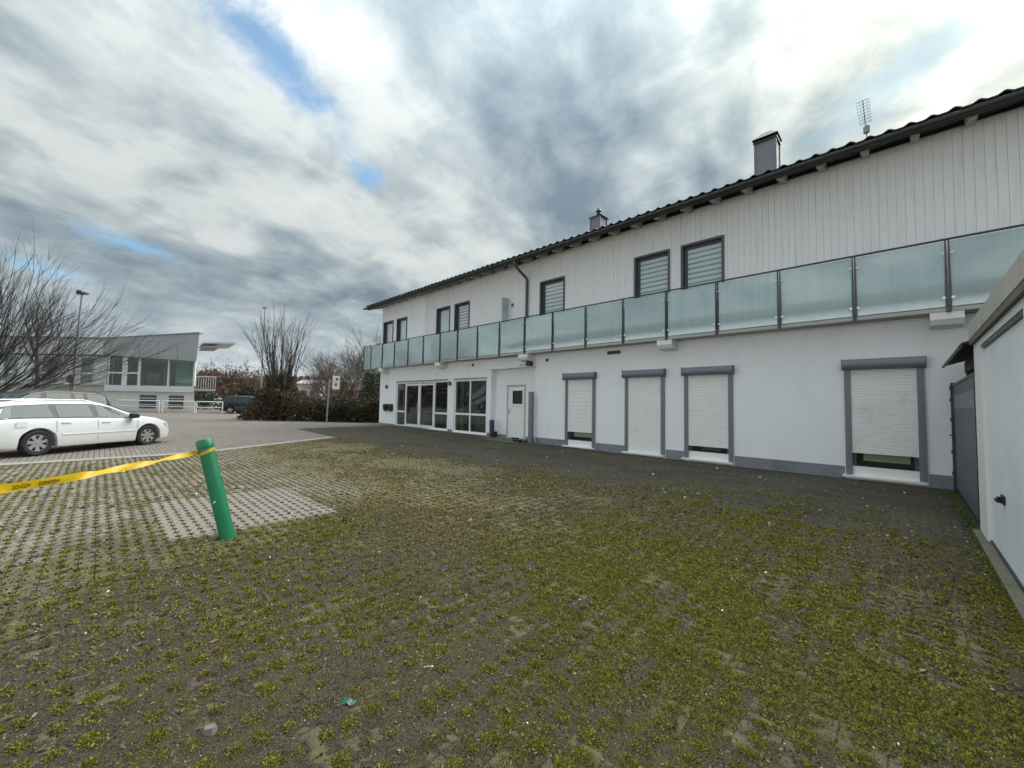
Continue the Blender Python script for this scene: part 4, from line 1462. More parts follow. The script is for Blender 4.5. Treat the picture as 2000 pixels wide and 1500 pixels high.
# aerial on the roof
an_ = MB()
ax_, ay_ = -0.57, 13.6
an_.tube([(ax_ + 0.05, ay_, 7.8), (ax_ - 0.06, ay_, 9.6)], 0.012, 8)
an_.bar((ax_ - 0.03, ay_ - 0.03, 8.78), (ax_ + 0.03, ay_ + 0.03, 8.78), 0.10, 0.18)
aerial = an_.build('aerial', M['galv'], house)
gr_ = MB()
for i in range(8):
    z_ = 8.95 + i * 0.085
    gr_.bar((ax_ - 0.13 - i * 0.008, ay_ - 0.05, z_), (ax_ + 0.12 - i * 0.010, ay_ - 0.05, z_ + 0.015), 0.008, 0.008)
for s_ in (-0.14, -0.07, 0.0, 0.07, 0.12):
    gr_.bar((ax_ + s_ * 0.8, ay_ - 0.05, 8.9), (ax_ - 0.06 + s_, ay_ - 0.05, 9.58), 0.006, 0.006)
gr_.build('aerial_grid', M['galv'], aerial)


# ------------------------------------------------------------------ things by the house wall
for mxx, lab in ((-21.36, 'black letterbox on the white wall, nearer the house corner'), (-20.81, 'black letterbox on the white wall, nearer the glazed entrance')):
    mroot = tag(empty('letterbox', (mxx, FY, 1.02)), lab, 'letterbox', 'letterboxes by the entrance')
    b_ = MB()
    b_.prism([(FY - 0.003, 1.04), (FY - 0.12, 1.04), (FY - 0.14, 1.30), (FY - 0.09, 1.37), (FY - 0.003, 1.37)], mxx - 0.19, mxx + 0.19, 'x')
    b_.build('box', M['black'], mroot)
    box(mxx - 0.15, mxx + 0.15, FY - 0.149, FY - 0.141, 1.25, 1.29).build('flap', M['dark_steel'], mroot)
    MB().tube([(mxx - 0.16, FY - 0.07, 1.0), (mxx + 0.16, FY - 0.07, 1.0)], 0.035, 10).build('paper_roll', M['black'], mroot, smooth=40)

fl = tag(empty('floodlight', (-10.35, FY - 0.06, 3.05)), 'small white security camera and floodlight under the balcony by the porch', 'floodlight')
f_ = MB()
f_.box(-10.44, -10.36, FY - 0.20, FY - 0.062, 2.97, 3.13)
f_.build('bracket', M['white_plastic'], fl)
box(-10.355, -10.14, FY - 0.26, FY - 0.10, 2.96, 3.12).build('lamp_head', M['black'], fl)
c_ = MB()
c_.cyl((-10.66, FY - 0.18, 3.03), (-10.50, FY - 0.14, 3.06), 0.035, n=10)
c_.bar((-10.50, FY - 0.13, 3.06), (-10.44, FY - 0.10, 3.05), 0.03, 0.03)
c_.build('camera_body', M['white_plastic'], fl, smooth=40)
l_ = MB().cyl((-10.70, FY - 0.188, 3.022), (-10.6605, FY - 0.18, 3.03), 0.03, n=10)
l_.build('lens', M['black'], fl)

pr = tag(empty('steel_post', (-10.12, FY - 0.16, 0.0)), 'tall grey square steel post standing beside the porch', 'post')
box(-10.20, -10.04, FY - 0.24, FY - 0.10, 0.035, 1.95).build('shaft', M['grey_metal'], pr)
box(-10.27, -9.97, FY - 0.31, FY - 0.05, 0.0, 0.034).build('base_plate', M['steel'], pr)
box(-10.205, -10.035, FY - 0.245, FY - 0.095, 1.9505, 1.97).build('cap', M['anthracite'], pr)

ub = tag(empty('ash_bin', (-12.30, FY - 0.15, 0.1)), 'short dark steel standing ash bin at the porch corner', 'bin')
MB().cyl((-12.30, FY - 0.15, 0.123), (-12.30, FY - 0.15, 0.80), 0.10, n=16).build('tube', M['dark_steel'], ub, smooth=40)
MB().cyl((-12.30, FY - 0.15, 0.8005), (-12.30, FY - 0.15, 0.83), 0.115, n=16).build('lid', M['steel'], ub, smooth=40)
MB().cyl((-12.06, FY - 0.2, 0.123), (-12.06, FY - 0.2, 0.36), 0.09, 0.11, 14).build('foot_pot', M['black'], ub, smooth=40)
sh = tag(empty('shoe_scraper', (-10.75, FY - 0.5, 0.1)), 'black boot scraper block lying on the porch step', 'scraper')
MB().box(-11.0, -10.78, FY - 0.30, FY - 0.12, 0.121, 0.19).build('block', M['black'], sh)
MB().box(-10.62, -10.3, FY - 0.62, FY - 0.45, 0.076, 0.165).build('brush', M['black'], sh)

# ------------------------------------------------------------------ garage on the right
GX0 = 0.631
gar = tag(empty('garage', (GX0, 6.2, 0.0)), 'white prefabricated concrete garage with closed ribbed door at the right edge', 'garage')
gy0, gy1 = 4.30, 7.83
w_ = MB()
w_.box(GX0 + 0.012, GX0 + 0.2, 7.24, gy1, 0.0, 2.43)
w_.box(GX0 + 0.012, GX0 + 0.2, gy0, 4.78, 0.0, 2.43)
w_.box(GX0 + 0.012, GX0 + 0.2, 4.78, 7.24, 2.285, 2.43)
w_.box(GX0 + 0.2, GX0 + 6.0, gy1 - 0.1, gy1, 0.0, 2.43)
w_.box(GX0 + 0.2, GX0 + 6.0, gy0, gy0 + 0.1, 0.0, 2.43)
w_.box(GX0 + 5.9, GX0 + 6.0, gy0 + 0.1, gy1 - 0.1, 0.0, 2.43)
w_.build('wall', M['white_paint'], gar)
sl = MB().box(GX0 - 0.025, GX0 + 6.1, gy0 - 0.03, gy1 + 0.03, 2.433, 2.63)
sl.build('roof_slab', M['concrete'], gar)
box(GX0 - 0.022, GX0 + 0.011, gy0, gy1 + 0.01, 2.36, 2.4325).build('mossy_drip_edge', M['mossy_concrete'], gar)
box(GX0 + 0.012, GX0 + 0.06, 7.17, 7.239, 0.0, 2.284).build('door_frame', M['white_plastic'], gar)
box(GX0 + 0.02, GX0 + 0.06, 4.781, 7.169, 2.25, 2.284).build('door_head', M['dark_steel'], gar)
dr = MB()
y = 4.85
dyp, yy = 0.09, []
while y < 7.16:
    e = min(y + dyp, 7.165)
    if e - y > 0.02:
        dr.add([(GX0 + 0.052, y, 0.05), (GX0 + 0.045, y + 0.012, 0.05), (GX0 + 0.045, e - 0.014, 0.05), (GX0 + 0.052, e - 0.004, 0.05), (GX0 + 0.052, e, 0.05),
                (GX0 + 0.052, y, 2.245), (GX0 + 0.045, y + 0.012, 2.245), (GX0 + 0.045, e - 0.014, 2.245), (GX0 + 0.052, e - 0.004, 2.245), (GX0 + 0.052, e, 2.245)],
               [(0, 1, 6, 5), (1, 2, 7, 6), (2, 3, 8, 7), (3, 4, 9, 8)])
    y = e
door = dr.build('door', M['garage_door'], gar)
box(GX0 + 0.03, GX0 + 0.05, 4.782, 7.169, 0.03, 0.052).build('rubber_seal', M['black'], door)
hb = MB()
hb.box(GX0 + 0.028, GX0 + 0.0445, 6.20, 6.34, 0.60, 0.685)
hb.box(GX0 - 0.005, GX0 + 0.0275, 6.25, 6.275, 0.61, 0.67)
hb.box(GX0 - 0.02, GX0 - 0.0055, 6.19, 6.28, 0.63, 0.65)
hb.build('handle', M['black'], door)
kg = MB().box(GX0 - 0.06, GX0 + 0.029, gy0, gy1 - 0.02, -0.05, 0.03)
kg.build('threshold', M['mossy_concrete'], gar)

# ------------------------------------------------------------------ gate and lean-to between garage and house
gt = tag(empty('metal_gate', (0.66, 9.6, 0.0)), 'grey sheet metal gate between the garage and the white house', 'gate')
ga, gb = 7.92, 11.28
box(0.655, 0.675, ga + 0.06, gb - 0.06, 0.08, 1.56).build('panel', M['gate'], gt)
box(0.652, 0.678, ga + 0.06, gb - 0.06, 1.5605, 1.80).build('pale_panel', M['gate_light'], gt)
box(0.655, 0.675, ga + 0.06, gb - 0.06, 1.8005, 1.98).build('top_panel', M['gate'], gt)
fm = MB()
fm.box(0.64, 0.69, ga, ga + 0.059, 0.06, 2.02)
fm.box(0.64, 0.69, gb - 0.059, gb, 0.06, 2.02)
fm.box(0.642, 0.688, ga + 0.0592, gb - 0.0592, 1.981, 2.02)
fm.build('frame', M['dark_steel'], gt)
for z in (0.35, 0.75, 1.35, 1.72, 1.95):
    box(0.60, 0.64, gb - 0.06, gb + 0.02, z - 0.03, z + 0.03).build('hinge', M['dark_steel'], gt)
hh_ = MB()
hh_.box(0.625, 0.6395, gb - 0.05, gb - 0.01, 0.95, 1.15)
hh_.bar((0.585, gb - 0.03, 1.06), (0.585, gb - 0.17, 1.06), 0.022, 0.022)
hh_.bar((0.585, gb - 0.03, 1.06), (0.63, gb - 0.03, 1.06), 0.02, 0.02)
hh_.build('handle', M['black'], gt)
MB().box(0.62, 0.72, gb + 0.021, gb + 0.12, 0.0, 2.05).build('gate_post', M['dark_steel'], gt)

sd = tag(empty('shed', (1.6, 9.7, 0.0)), 'brown timber lean-to shed with dark roof behind the metal gate', 'shed')
rf = MB()
ex0, ez0, ex1, ez1 = 0.545, 2.38, 3.2, 3.25
rf.add([(ex0, 7.9, ez0), (ex0, 11.3, ez0), (ex1, 11.3, ez1), (ex1, 7.9, ez1), (ex0, 7.9, ez0 + 0.03), (ex0, 11.3, ez0 + 0.03), (ex1, 11.3, ez1 + 0.03), (ex1, 7.9, ez1 + 0.03)],
       [(0, 1, 2, 3), (4, 7, 6, 5), (0, 4, 5, 1), (1, 5, 6, 2), (2, 6, 7, 3), (3, 7, 4, 0)])
rfo = rf.build('roof', M['tile'], sd)
sb = MB()
nbd = 17
for i in range(nbd):
    t0, t1 = i / nbd, (i + 0.93) / nbd
    xa, xb = ex0 + 0.03 + (ex1 - ex0 - 0.05) * t0, ex0 + 0.03 + (ex1 - ex0 - 0.05) * t1
    za, zb_ = ez0 + (ez1 - ez0) * (xa - ex0) / (ex1 - ex0), ez0 + (ez1 - ez0) * (xb - ex0) / (ex1 - ex0)
    o = MB().add([(xa, 7.93, za - 0.022), (xb, 7.93, zb_ - 0.022), (xb, 11.28, zb_ - 0.022), (xa, 11.28, za - 0.022), (xa, 7.93, za - 0.002), (xb, 7.93, zb_ - 0.002), (xb, 11.28, zb_ - 0.002), (xa, 11.28, za - 0.002)],
                 [(0, 3, 2, 1), (4, 5, 6, 7), (0, 1, 5, 4), (1, 2, 6, 5), (2, 3, 7, 6), (3, 0, 4, 7)]).build('soffit_board', M['timber_dark'], sd)
MB().tube([(0.535, 7.88, 2.355), (0.535, 11.32, 2.355)], 0.022, 10).build('gutter', M['gutter'], sd, smooth=50)
bm_ = MB()
bm_.box(0.80, 0.92, 7.95, 11.2, 2.22, 2.42)
bm_.build('beam', M['timber'], sd)
for yy_ in (8.05, 9.6, 11.05):
    box(0.81, 0.91, yy_ - 0.05, yy_ + 0.05, 0.0, 2.219).build('post', M['timber'], sd)
for i in range(22):
    y0_ = 7.95 + i * 0.15
    box(1.15, 1.17, y0_, y0_ + 0.145, 0.0, 2.5).build('wall_plank', M['timber'], sd)

# ------------------------------------------------------------------ green bollard with barrier tape
b0 = Vector((-5.278, 1.058, -0.02))
b1 = Vector((-5.52, 0.835, 1.045))
bd = (b1 - b0).normalized()
bol = tag(empty('bollard', b0), 'leaning bright green plastic bollard standing in the paved yard', 'bollard')
tb = MB().tube([b0, b0 + bd * 0.6, b1 - bd * 0.08], 0.072, 20)
tb.build('tube', M['green_plastic'], bol, smooth=50)
cp = MB().tube([b1 - bd * 0.085, b1 - bd * 0.012, b1 - bd * 0.001, b1], [0.080, 0.080, 0.074, 0.055], 20)
cp.build('cap', M['green_plastic'], bol, smooth=50)
side_v = Vector((0.72, -0.69, 0)).normalized()
sp = b0 + bd * 0.42
chip = MB().tube([sp + Vector((0.045, -0.052, 0.0)), sp + Vector((0.062, -0.040, 0.02))], [0.010, 0.004], 6)
chip.build('white_scuff', M['sign_white'], bol)

# the tape: a twisted ribbon, tied round the bollard
wrap = MB()
wc = b1 - bd * 0.135
s1_ = bd.cross(Vector((0, 0, 1))).normalized()
s2_ = bd.cross(s1_)
nW = 24
vs = []
for k in range(nW):
    a = 2 * math.pi * k / nW
    rr_ = 0.0755
    o_ = (s1_ * math.cos(a) + s2_ * math.sin(a)) * rr_
    sl_ = 0.02 * math.cos(a + 0.5)
    vs += [wc + o_ + bd * (sl_ - 0.017), wc + o_ + bd * (sl_ + 0.017)]
fs = [(2 * k, 2 * ((k + 1) % nW), 2 * ((k + 1) % nW) + 1, 2 * k + 1) for k in range(nW)]
wrap.add(vs, fs)
tp_root = tag(empty('barrier_tape', wc), 'yellow barrier tape tied to the green bollard and running out left', 'tape')
wrap.build('knot_wrap', M['tape'], tp_root, smooth=50)
rib = MB()
A = wc + Vector((-0.060, -0.045, 0.0))
B = Vector((-4.10, -1.02, 0.845))
NT_ = 70
vs = []
ctr = []
for k in range(NT_):
    t = k / (NT_ - 1)
    p_ = A.lerp(B, t) + Vector((0, 0, -0.035 * math.sin(math.pi * t)))
    dirv = (B - A).normalized()
    n1_ = Vector((0, 0, 1)) - dirv * dirv.z
    n1_.normalize()
    n2_ = dirv.cross(n1_)
    ang = 0.35 * math.sin(t * 9.0) + 1.25 * math.exp(-((t - 0.42) / 0.06) ** 2) + 0.9 * math.exp(-((t - 0.2) / 0.05) ** 2) + 0.5 * (1 - t) ** 3
    hw = (0.026 + 0.010 * t) * (1.0 - 0.30 * math.exp(-(t / 0.05) ** 2))
    e = n1_ * math.cos(ang) + n2_ * math.sin(ang)
    fold = n2_ * 0.009 * math.sin(t * 31)
    vs += [p_ - e * hw, p_ + fold, p_ + e * hw]
    ctr.append((p_, e, dirv, hw))
fs = []
for k in range(NT_ - 1):
    a = 3 * k
    fs += [(a, a + 3, a + 4, a + 1), (a + 1, a + 4, a + 5, a + 2)]
rib.add(vs, fs)
rib.build('ribbon', M['tape'], tp_root, smooth=60)
ink = MB()
camv = Vector((0, 0, 1.5))
for (t0, t1, nl) in ((0.545, 0.60, 6), (0.62, 0.665, 6), (0.70, 0.755, 7), (0.79, 0.84, 6)):
    for q in range(nl):
        tt = t0 + (t1 - t0) * (q + 0.5) / nl
        k = tt * (NT_ - 1)
        i0 = int(k)
        p_, e, dv, hw = ctr[i0]
        p_ = p_ + (ctr[min(i0 + 1, NT_ - 1)][0] - p_) * (k - i0)
        nn = e.cross(dv)
        if nn.dot(camv - p_) < 0:
            nn = -nn
        c0 = p_ + nn * 0.011
        lw = (t1 - t0) * (B - A).length / nl * 0.42
        up_ = e * hw * 0.42
        for (a0_, a1_, z0_, z1_) in ((-1, -0.55, -1, 1), (-0.55, 1, 0.55, 1), (-0.55, 1, -1, -0.55), (0.55, 1, -0.55, 0.55)) if q % 3 else ((-1, -0.5, -1, 1), (-0.5, 0.8, -0.25, 0.25), (0.5, 1, -1, 1)):
            ink.add([c0 + dv * lw * a0_ + up_ * z0_, c0 + dv * lw * a1_ + up_ * z0_, c0 + dv * lw * a1_ + up_ * z1_, c0 + dv * lw * a0_ + up_ * z1_], [(0, 1, 2, 3)])
ink.build('print', M['ink'], tp_root)

# loose bits on the ground that stand out
stn = MB()
sv, n_ = [], 9
for k in range(n_):
    a = 2 * math.pi * k / n_
    rr_ = random.uniform(0.75, 1.1)
    sv.append((0.045 * rr_ * math.cos(a), 0.028 * rr_ * math.sin(a)))
def ground_at(x, y, z=0.0):
    return Vector((x, y, gzf(x, y) + z))
gp_ = ground_at(-2.285, 0.425, 0.006)
stn.add([(gp_.x + a * 0.8, gp_.y + b * 0.8, gp_.z + 0.012 + 0.25 * a + random.uniform(-.003, .003)) for a, b in sv] + [(gp_.x + a, gp_.y + b, gp_.z - 0.004) for a, b in sv],
        [tuple(range(n_)), tuple(range(n_, 2 * n_))] + [((k + 1) % n_, k, n_ + k, n_ + (k + 1) % n_) for k in range(n_)])
tag(stn.build('stone', M['stone']), 'flat grey stone chip lying on the moss in the foreground', 'stone')
gs = MB()
gp_ = ground_at(-2.02, 0.93)
for (a, b, c, s) in ((0, 0, 0.6, 1.0), (0.02, 0.012, 2.1, 0.7), (0.038, 0.022, 1.2, 0.6)):
    u_ = Vector((math.cos(c), math.sin(c), 0.25)) * 0.022 * s
    v_ = Vector((-math.sin(c), math.cos(c), 0.5)) * 0.014 * s
    q = gp_ + Vector((a, b, 0.014))
    gs.add([q - u_ - v_, q + u_ - v_ * 0.6, q + u_ * 0.8 + v_, q - u_ * 0.7 + v_ * 1.1], [(0, 1, 2, 3)])
tag(gs.build('plastic_scrap', M['green_scrap']), 'crumpled scrap of dark green plastic on the mossy ground', 'litter')


# ------------------------------------------------------------------ cars
def make_car(name, label, loc, rz, paint, spec, parts_full=True, group=None):
    L0, L1 = spec['x']
    W = spec['w']
    H = spec['h']
    wb = spec['axles']
    rw = spec['rw']
    root = tag(empty(name, loc, rz), label, 'car', group)
    xs = sorted(set(np.round(np.concatenate([np.linspace(L0, L1, 70)] + [np.linspace(a - rw - 0.07, a + rw + 0.07, 27) for a in wb]), 4)))
    xs = np.array(xs)

    def sm(pts, k=0.10):
        p = np.array(pts)
        acc = 0
        for d_ in (-k, -k / 2, 0, k / 2, k):
            acc = acc + np.interp(np.clip(xs + d_, L0, L1), p[:, 0], p[:, 1])
        return acc / 5
    ztop = sm(spec['top'])
    zbelt = np.minimum(sm(spec['belt']), ztop - 0.015)
    hw = sm(spec['plan'], 0.06)
    wt = np.minimum(sm(spec['wtop']), hw * 0.97)
    zbt = sm(spec['bottom'], 0.05)
    arch = np.zeros(len(xs))
    for a in wb:
        d_ = np.abs(xs - a)
        ra = rw + 0.055
        arch = np.maximum(arch, np.where(d_ < ra, rw + np.sqrt(np.maximum(ra ** 2 - d_ ** 2, 0)), 0))
    zs_ = np.maximum(zbt, arch)
    rows = []
    for i, x_ in enumerate(xs):
        zb_, zl, zt = zbelt[i], zs_[i], ztop[i]
        zmid = max(zb_ * 0.55 + zbt[i] * 0.45, zl + 0.02)
        zsh = max(zb_ - 0.10, zmid + 0.01)
        row = [(0, zbt[i]), (hw[i] * 0.66, zbt[i]), (hw[i] * 0.68, zl), (hw[i] * 0.975, zl), (hw[i], zl + min(0.05, (zmid - zl) * .5)), (hw[i] * 1.0, zmid), (hw[i] * 0.985, zsh), (hw[i] * 0.955, zb_),
               (wt[i], zt - 0.055 * min(1, (zt - zb_) / 0.3) - 0.004), (wt[i] * 0.86, zt - 0.012), (wt[i] * 0.5, zt), (0, zt + 0.004)]
        rows.append(row)
    b = MB()
    nr = len(rows[0])
    for s in (1, -1):
        base = len(b.v)
        for i, x_ in enumerate(xs):
            for (yv, zv) in rows[i]:
                b.v.append((float(x_), float(s * yv), float(zv)))
        for i in range(len(xs) - 1):
            for k in range(nr - 1):
                a_ = base + i * nr + k
                b.f.append((a_, a_ + 1, a_ + nr + 1, a_ + nr) if s > 0 else (a_, a_ + nr, a_ + nr + 1, a_ + 1))
        for i, rev in ((0, False), (len(xs) - 1, True)):
            f_ = tuple(base + i * nr + k for k in range(nr))
            b.f.append(f_[::-1] if rev ^ (s < 0) else f_)
    b.build('body', paint, root, smooth=38, local=True)

    def side(x_, v, s, o_):
        zb_, zt, h_, w__ = (float(np.interp(x_, xs, q)) for q in (zbelt, ztop, hw, wt))
        y0, z0 = h_ * 0.955, zb_
        y1, z1 = w__, zt - 0.055 * min(1, (zt - zb_) / 0.3) - 0.004
        return (x_, s * (y0 + (y1 - y0) * v + o_), z0 + (z1 - z0) * v + o_ * 0.3)

    def pane(x0, x1, v0, v1, s, o_, lead=0.0, trail=0.0):
        m_ = MB()
        n_ = 10
        for k in range(n_ + 1):
            t = k / n_
            xa = x0 + (x1 - x0) * t
            xb = (x0 + trail) + (x1 - lead - x0 - trail) * t
            va = v0
            m_.v += [side(xa, va, s, o_), side(xb, v1, s, o_)]
        for k in range(n_):
            m_.f.append((2 * k, 2 * k + 2, 2 * k + 3, 2 * k + 1))
        return m_
    d0, d1 = spec['dlo']
    lead = spec.get('lead', 0.55)
    trail = spec.get('trail', 0.18)
    for s in (1, -1):
        pane(d0, d1, 0.02, 0.95, s, 0.004, lead, trail).build('window_trim', M['car_trim'], root, local=True)
        ws = spec['wins']
        for k, (a_, c_) in enumerate(ws):
            pane(a_, c_, 0.10, 0.88, s, 0.009, lead * 0.92 if k == len(ws) - 1 else 0.05, trail * 0.9 if k == 0 else 0.0).build('side_window', M['car_glass'], root, local=True)
    wsx0, wsx1 = spec['wind']
    rwx0, rwx1 = spec['rearwin']
    for (nm, xa, xb) in (('windscreen', wsx0, wsx1), ('rear_window', rwx0, rwx1)):
        m_ = MB()
        for k in range(9):
            x_ = xa + (xb - xa) * k / 8
            zt, w__ = float(np.interp(x_, xs, ztop)), float(np.interp(x_, xs, wt))
            for yv in (-0.93, -0.8, -0.4, 0, 0.4, 0.8, 0.93):
                dz = 0.012 if abs(yv) < 0.85 else -0.010
                m_.v.append((x_ + (0.008 if nm == 'windscreen' else -0.010), w__ * yv, zt + dz * 0.6 + 0.006))
        for k in range(8):
            for q in range(6):
                a_ = k * 7 + q
                m_.f.append((a_, a_ + 1, a_ + 8, a_ + 7))
        m_.build(nm, M['car_glass'], root, smooth=60, local=True)
    # wheels
    for a in wb:
        for s in (1, -1):
            yc = s * (float(np.interp(a, xs, hw)) - 0.115)
            wr = empty('wheel', (a, yc, rw), 0.0, root)
            t_ = MB()
            hw2 = 0.105
            prof = [(rw * 0.66, -hw2 * 0.9), (rw * 0.90, -hw2), (rw * 0.985, -hw2 * 0.8), (rw, 0), (rw * 0.985, hw2 * 0.8), (rw * 0.90, hw2), (rw * 0.66, hw2 * 0.9), (rw * 0.64, 0), (rw * 0.66, -hw2 * 0.9)]
            t_.lathe(prof, 'y', 36)
            t_.build('tyre', M['rubber'], wr, smooth=45, local=True)
            r_ = MB()
            yo = s * hw2 * 0.80
            r_.lathe([(rw * 0.665, yo * 0.2), (rw * 0.665, yo), (rw * 0.615, yo * 1.05), (rw * 0.60, yo * 0.5), (rw * 0.58, -yo * 0.2)], 'y', 36)
            ns = spec.get('spokes', 7)
            for k in range(ns):
                an_ = 2 * math.pi * (k + 0.3) / ns
                ca_, sa_ = math.cos(an_), math.sin(an_)
                vs_ = []
                for (rad, ww, yq) in ((rw * 0.10, 0.032, yo * 0.88), (rw * 0.62, 0.044, yo * 0.96)):
                    for ss_ in (-1, 1):
                        for yy_ in (yq, yq * 0.55):
                            vs_.append((ca_ * rad - sa_ * ww * ss_, yy_, sa_ * rad + ca_ * ww * ss_))
                r_.add(vs_, [(0, 2, 6, 4), (1, 5, 7, 3), (0, 4, 5, 1), (2, 3, 7, 6)])
            r_.lathe([(0.0, yo * 0.98), (rw * 0.13, yo * 0.95), (rw * 0.17, yo * 0.6)], 'y', 16)
            r_.build('rim', M['alloy'], wr, smooth=30, local=True)
            db = MB().lathe([(0.0, yo * 0.15), (rw * 0.62, yo * 0.15)], 'y', 24)
            db.build('brake_disc', M['car_trim'], wr, local=True)
    ib = MB()
    ib.box(wb[1] - 0.3, wb[0] + 0.3, -W * 0.5 * 0.6, W * 0.5 * 0.6, 0.25, 0.6)
    ib.build('underbody', M['car_trim'], root, local=True)
    if not parts_full:
        return root

    def surf_y(x_, z_):
        h_ = float(np.interp(x_, xs, hw))
        return h_
    for s in (1, -1):
        # door seams
        for (xa) in spec['seams']:
            z0 = float(np.interp(xa, xs, zs_)) + 0.10
            z1 = float(np.interp(xa, xs, zbelt)) - 0.01
            sm_ = MB()
            h_ = surf_y(xa, 0)
            zm = z0 + (z1 - z0) * 0.8
            sm_.add([(xa - 0.004, s * (h_ * 0.999 + 0.003), z0), (xa + 0.004, s * (h_ * 0.999 + 0.003), z0), (xa + 0.004, s * (h_ * 0.992 + 0.003), zm), (xa - 0.004, s * (h_ * 0.992 + 0.003), zm), (xa + 0.004, s * (h_ * 0.962 + 0.003), z1), (xa - 0.004, s * (h_ * 0.962 + 0.003), z1)],
                    [(0, 1, 2, 3), (3, 2, 4, 5)])
            sm_.build('door_seam', M['car_trim'], root, local=True)
        for xa in spec['handles']:
            h_ = surf_y(xa, 0)
            zz = float(np.interp(xa, xs, zbelt)) - 0.10
            MB().box(xa - 0.10, xa + 0.10, min(s * h_ * 0.97, s * (h_ * 0.97 + 0.035)), max(s * h_ * 0.97, s * (h_ * 0.97 + 0.035)), zz - 0.014, zz + 0.014).build('door_handle', paint, root, local=True)
        # rubbing strip and sill line
        st_ = MB()
        for (xa, xb, zz, dd) in ((spec['seams'][0] + 0.12, spec['seams'][-1] - 0.05, 0.50, 0.012),):
            nseg = 8
            for k in range(nseg):
                q0, q1 = xa + (xb - xa) * k / nseg, xa + (xb - xa) * (k + 1) / nseg
                h0, h1 = surf_y(q0, 0), surf_y(q1, 0)
                st_.add([(q0, s * (h0 - 0.01), zz - 0.016), (q1, s * (h1 - 0.01), zz - 0.016), (q1, s * (h1 + dd), zz - 0.012), (q0, s * (h0 + dd), zz - 0.012), (q0, s * (h0 + dd), zz + 0.012), (q1, s * (h1 + dd), zz + 0.012), (q1, s * (h1 - 0.01), zz + 0.016), (q0, s * (h0 - 0.01), zz + 0.016)],
                        [(0, 1, 2, 3), (3, 2, 5, 4), (4, 5, 6, 7)])
        st_.build('rubbing_strip', paint, root, local=True)
        # mirror
        xm = spec['mirror']
        h_ = surf_y(xm, 0)
        zz = float(np.interp(xm, xs, zbelt)) + 0.06
        mm = MB()
        mm.prism([(xm - 0.06, zz - 0.06), (xm + 0.10, zz - 0.05), (xm + 0.13, zz + 0.02), (xm + 0.05, zz + 0.085), (xm - 0.06, zz + 0.085)], s * (h_ * 0.95 + 0.03), s * (h_ * 0.95 + 0.20), 'y')
        mm.build('mirror', M['car_trim'], root, smooth=40, local=True)
        # lamps
        xl = spec['x'][1]
        hl = MB()
        pts = []
        for (xo, zo) in ((-0.42, 0.70), (-0.13, 0.66), (-0.10, 0.565), (-0.30, 0.58)):
            x_ = xl + xo
            pts.append((x_, s * (float(np.interp(x_, xs, hw)) + 0.004), zo * spec.get('lampz', 1.0)))
        hl.add(pts, [(0, 1, 2, 3)])
        hl.build('headlight', M['clear_lamp'], root, local=True)
        x_ = spec['x'][0] + 0.05
        y_ = float(np.interp(x_, xs, hw))
        tl_ = MB().box(x_ - 0.055, x_ + 0.08, min(s * y_ * 0.74, s * (y_ + 0.02)), max(s * y_ * 0.80, s * (y_ + 0.004)), 0.72, spec.get('tailtop', 1.15) - 0.12)
        tl_.build('tail_light', M['red_lamp'], root, local=True)
        # roof rail
        rr_ = MB()
        pts = []
        for k in range(9):
            x_ = spec['rails'][0] + (spec['rails'][1] - spec['rails'][0]) * k / 8
            lift = 0.045 if 0 < k < 8 else 0.0
            pts.append((x_, s * float(np.interp(x_, xs, wt)) * 0.93, float(np.interp(x_, xs, ztop)) - 0.02 + lift))
        rr_.tube(pts, 0.014, 6)
        rr_.build('roof_rail', M['car_trim'] if paint is not M['car_white'] else paint, root, smooth=50, local=True)
    fl_ = MB().box(spec['x'][0] + 0.52, spec['x'][0] + 0.72, -surf_y(-1.6, 0) - 0.004, -surf_y(-1.6, 0) * 0.985, 0.72, 0.86)
    fl_.build('fuel_flap', paint, root, local=True)
    pb = MB().box(spec['x'][1] - 0.03, spec['x'][1] + 0.012, -0.26, 0.26, 0.36, 0.47)
    pb.build('number_plate', M['sign_white'], root, local=True)
    pb = MB().box(spec['x'][0] - 0.012, spec['x'][0] + 0.03, -0.26, 0.26, 0.60, 0.71)
    pb.build('number_plate', M['sign_white'], root, local=True)
    gr = MB().box(spec['x'][1] - 0.05, spec['x'][1] + 0.008, -0.40, 0.40, 0.50, 0.62)
    gr.build('grille', M['car_trim'], root, local=True)
    return root


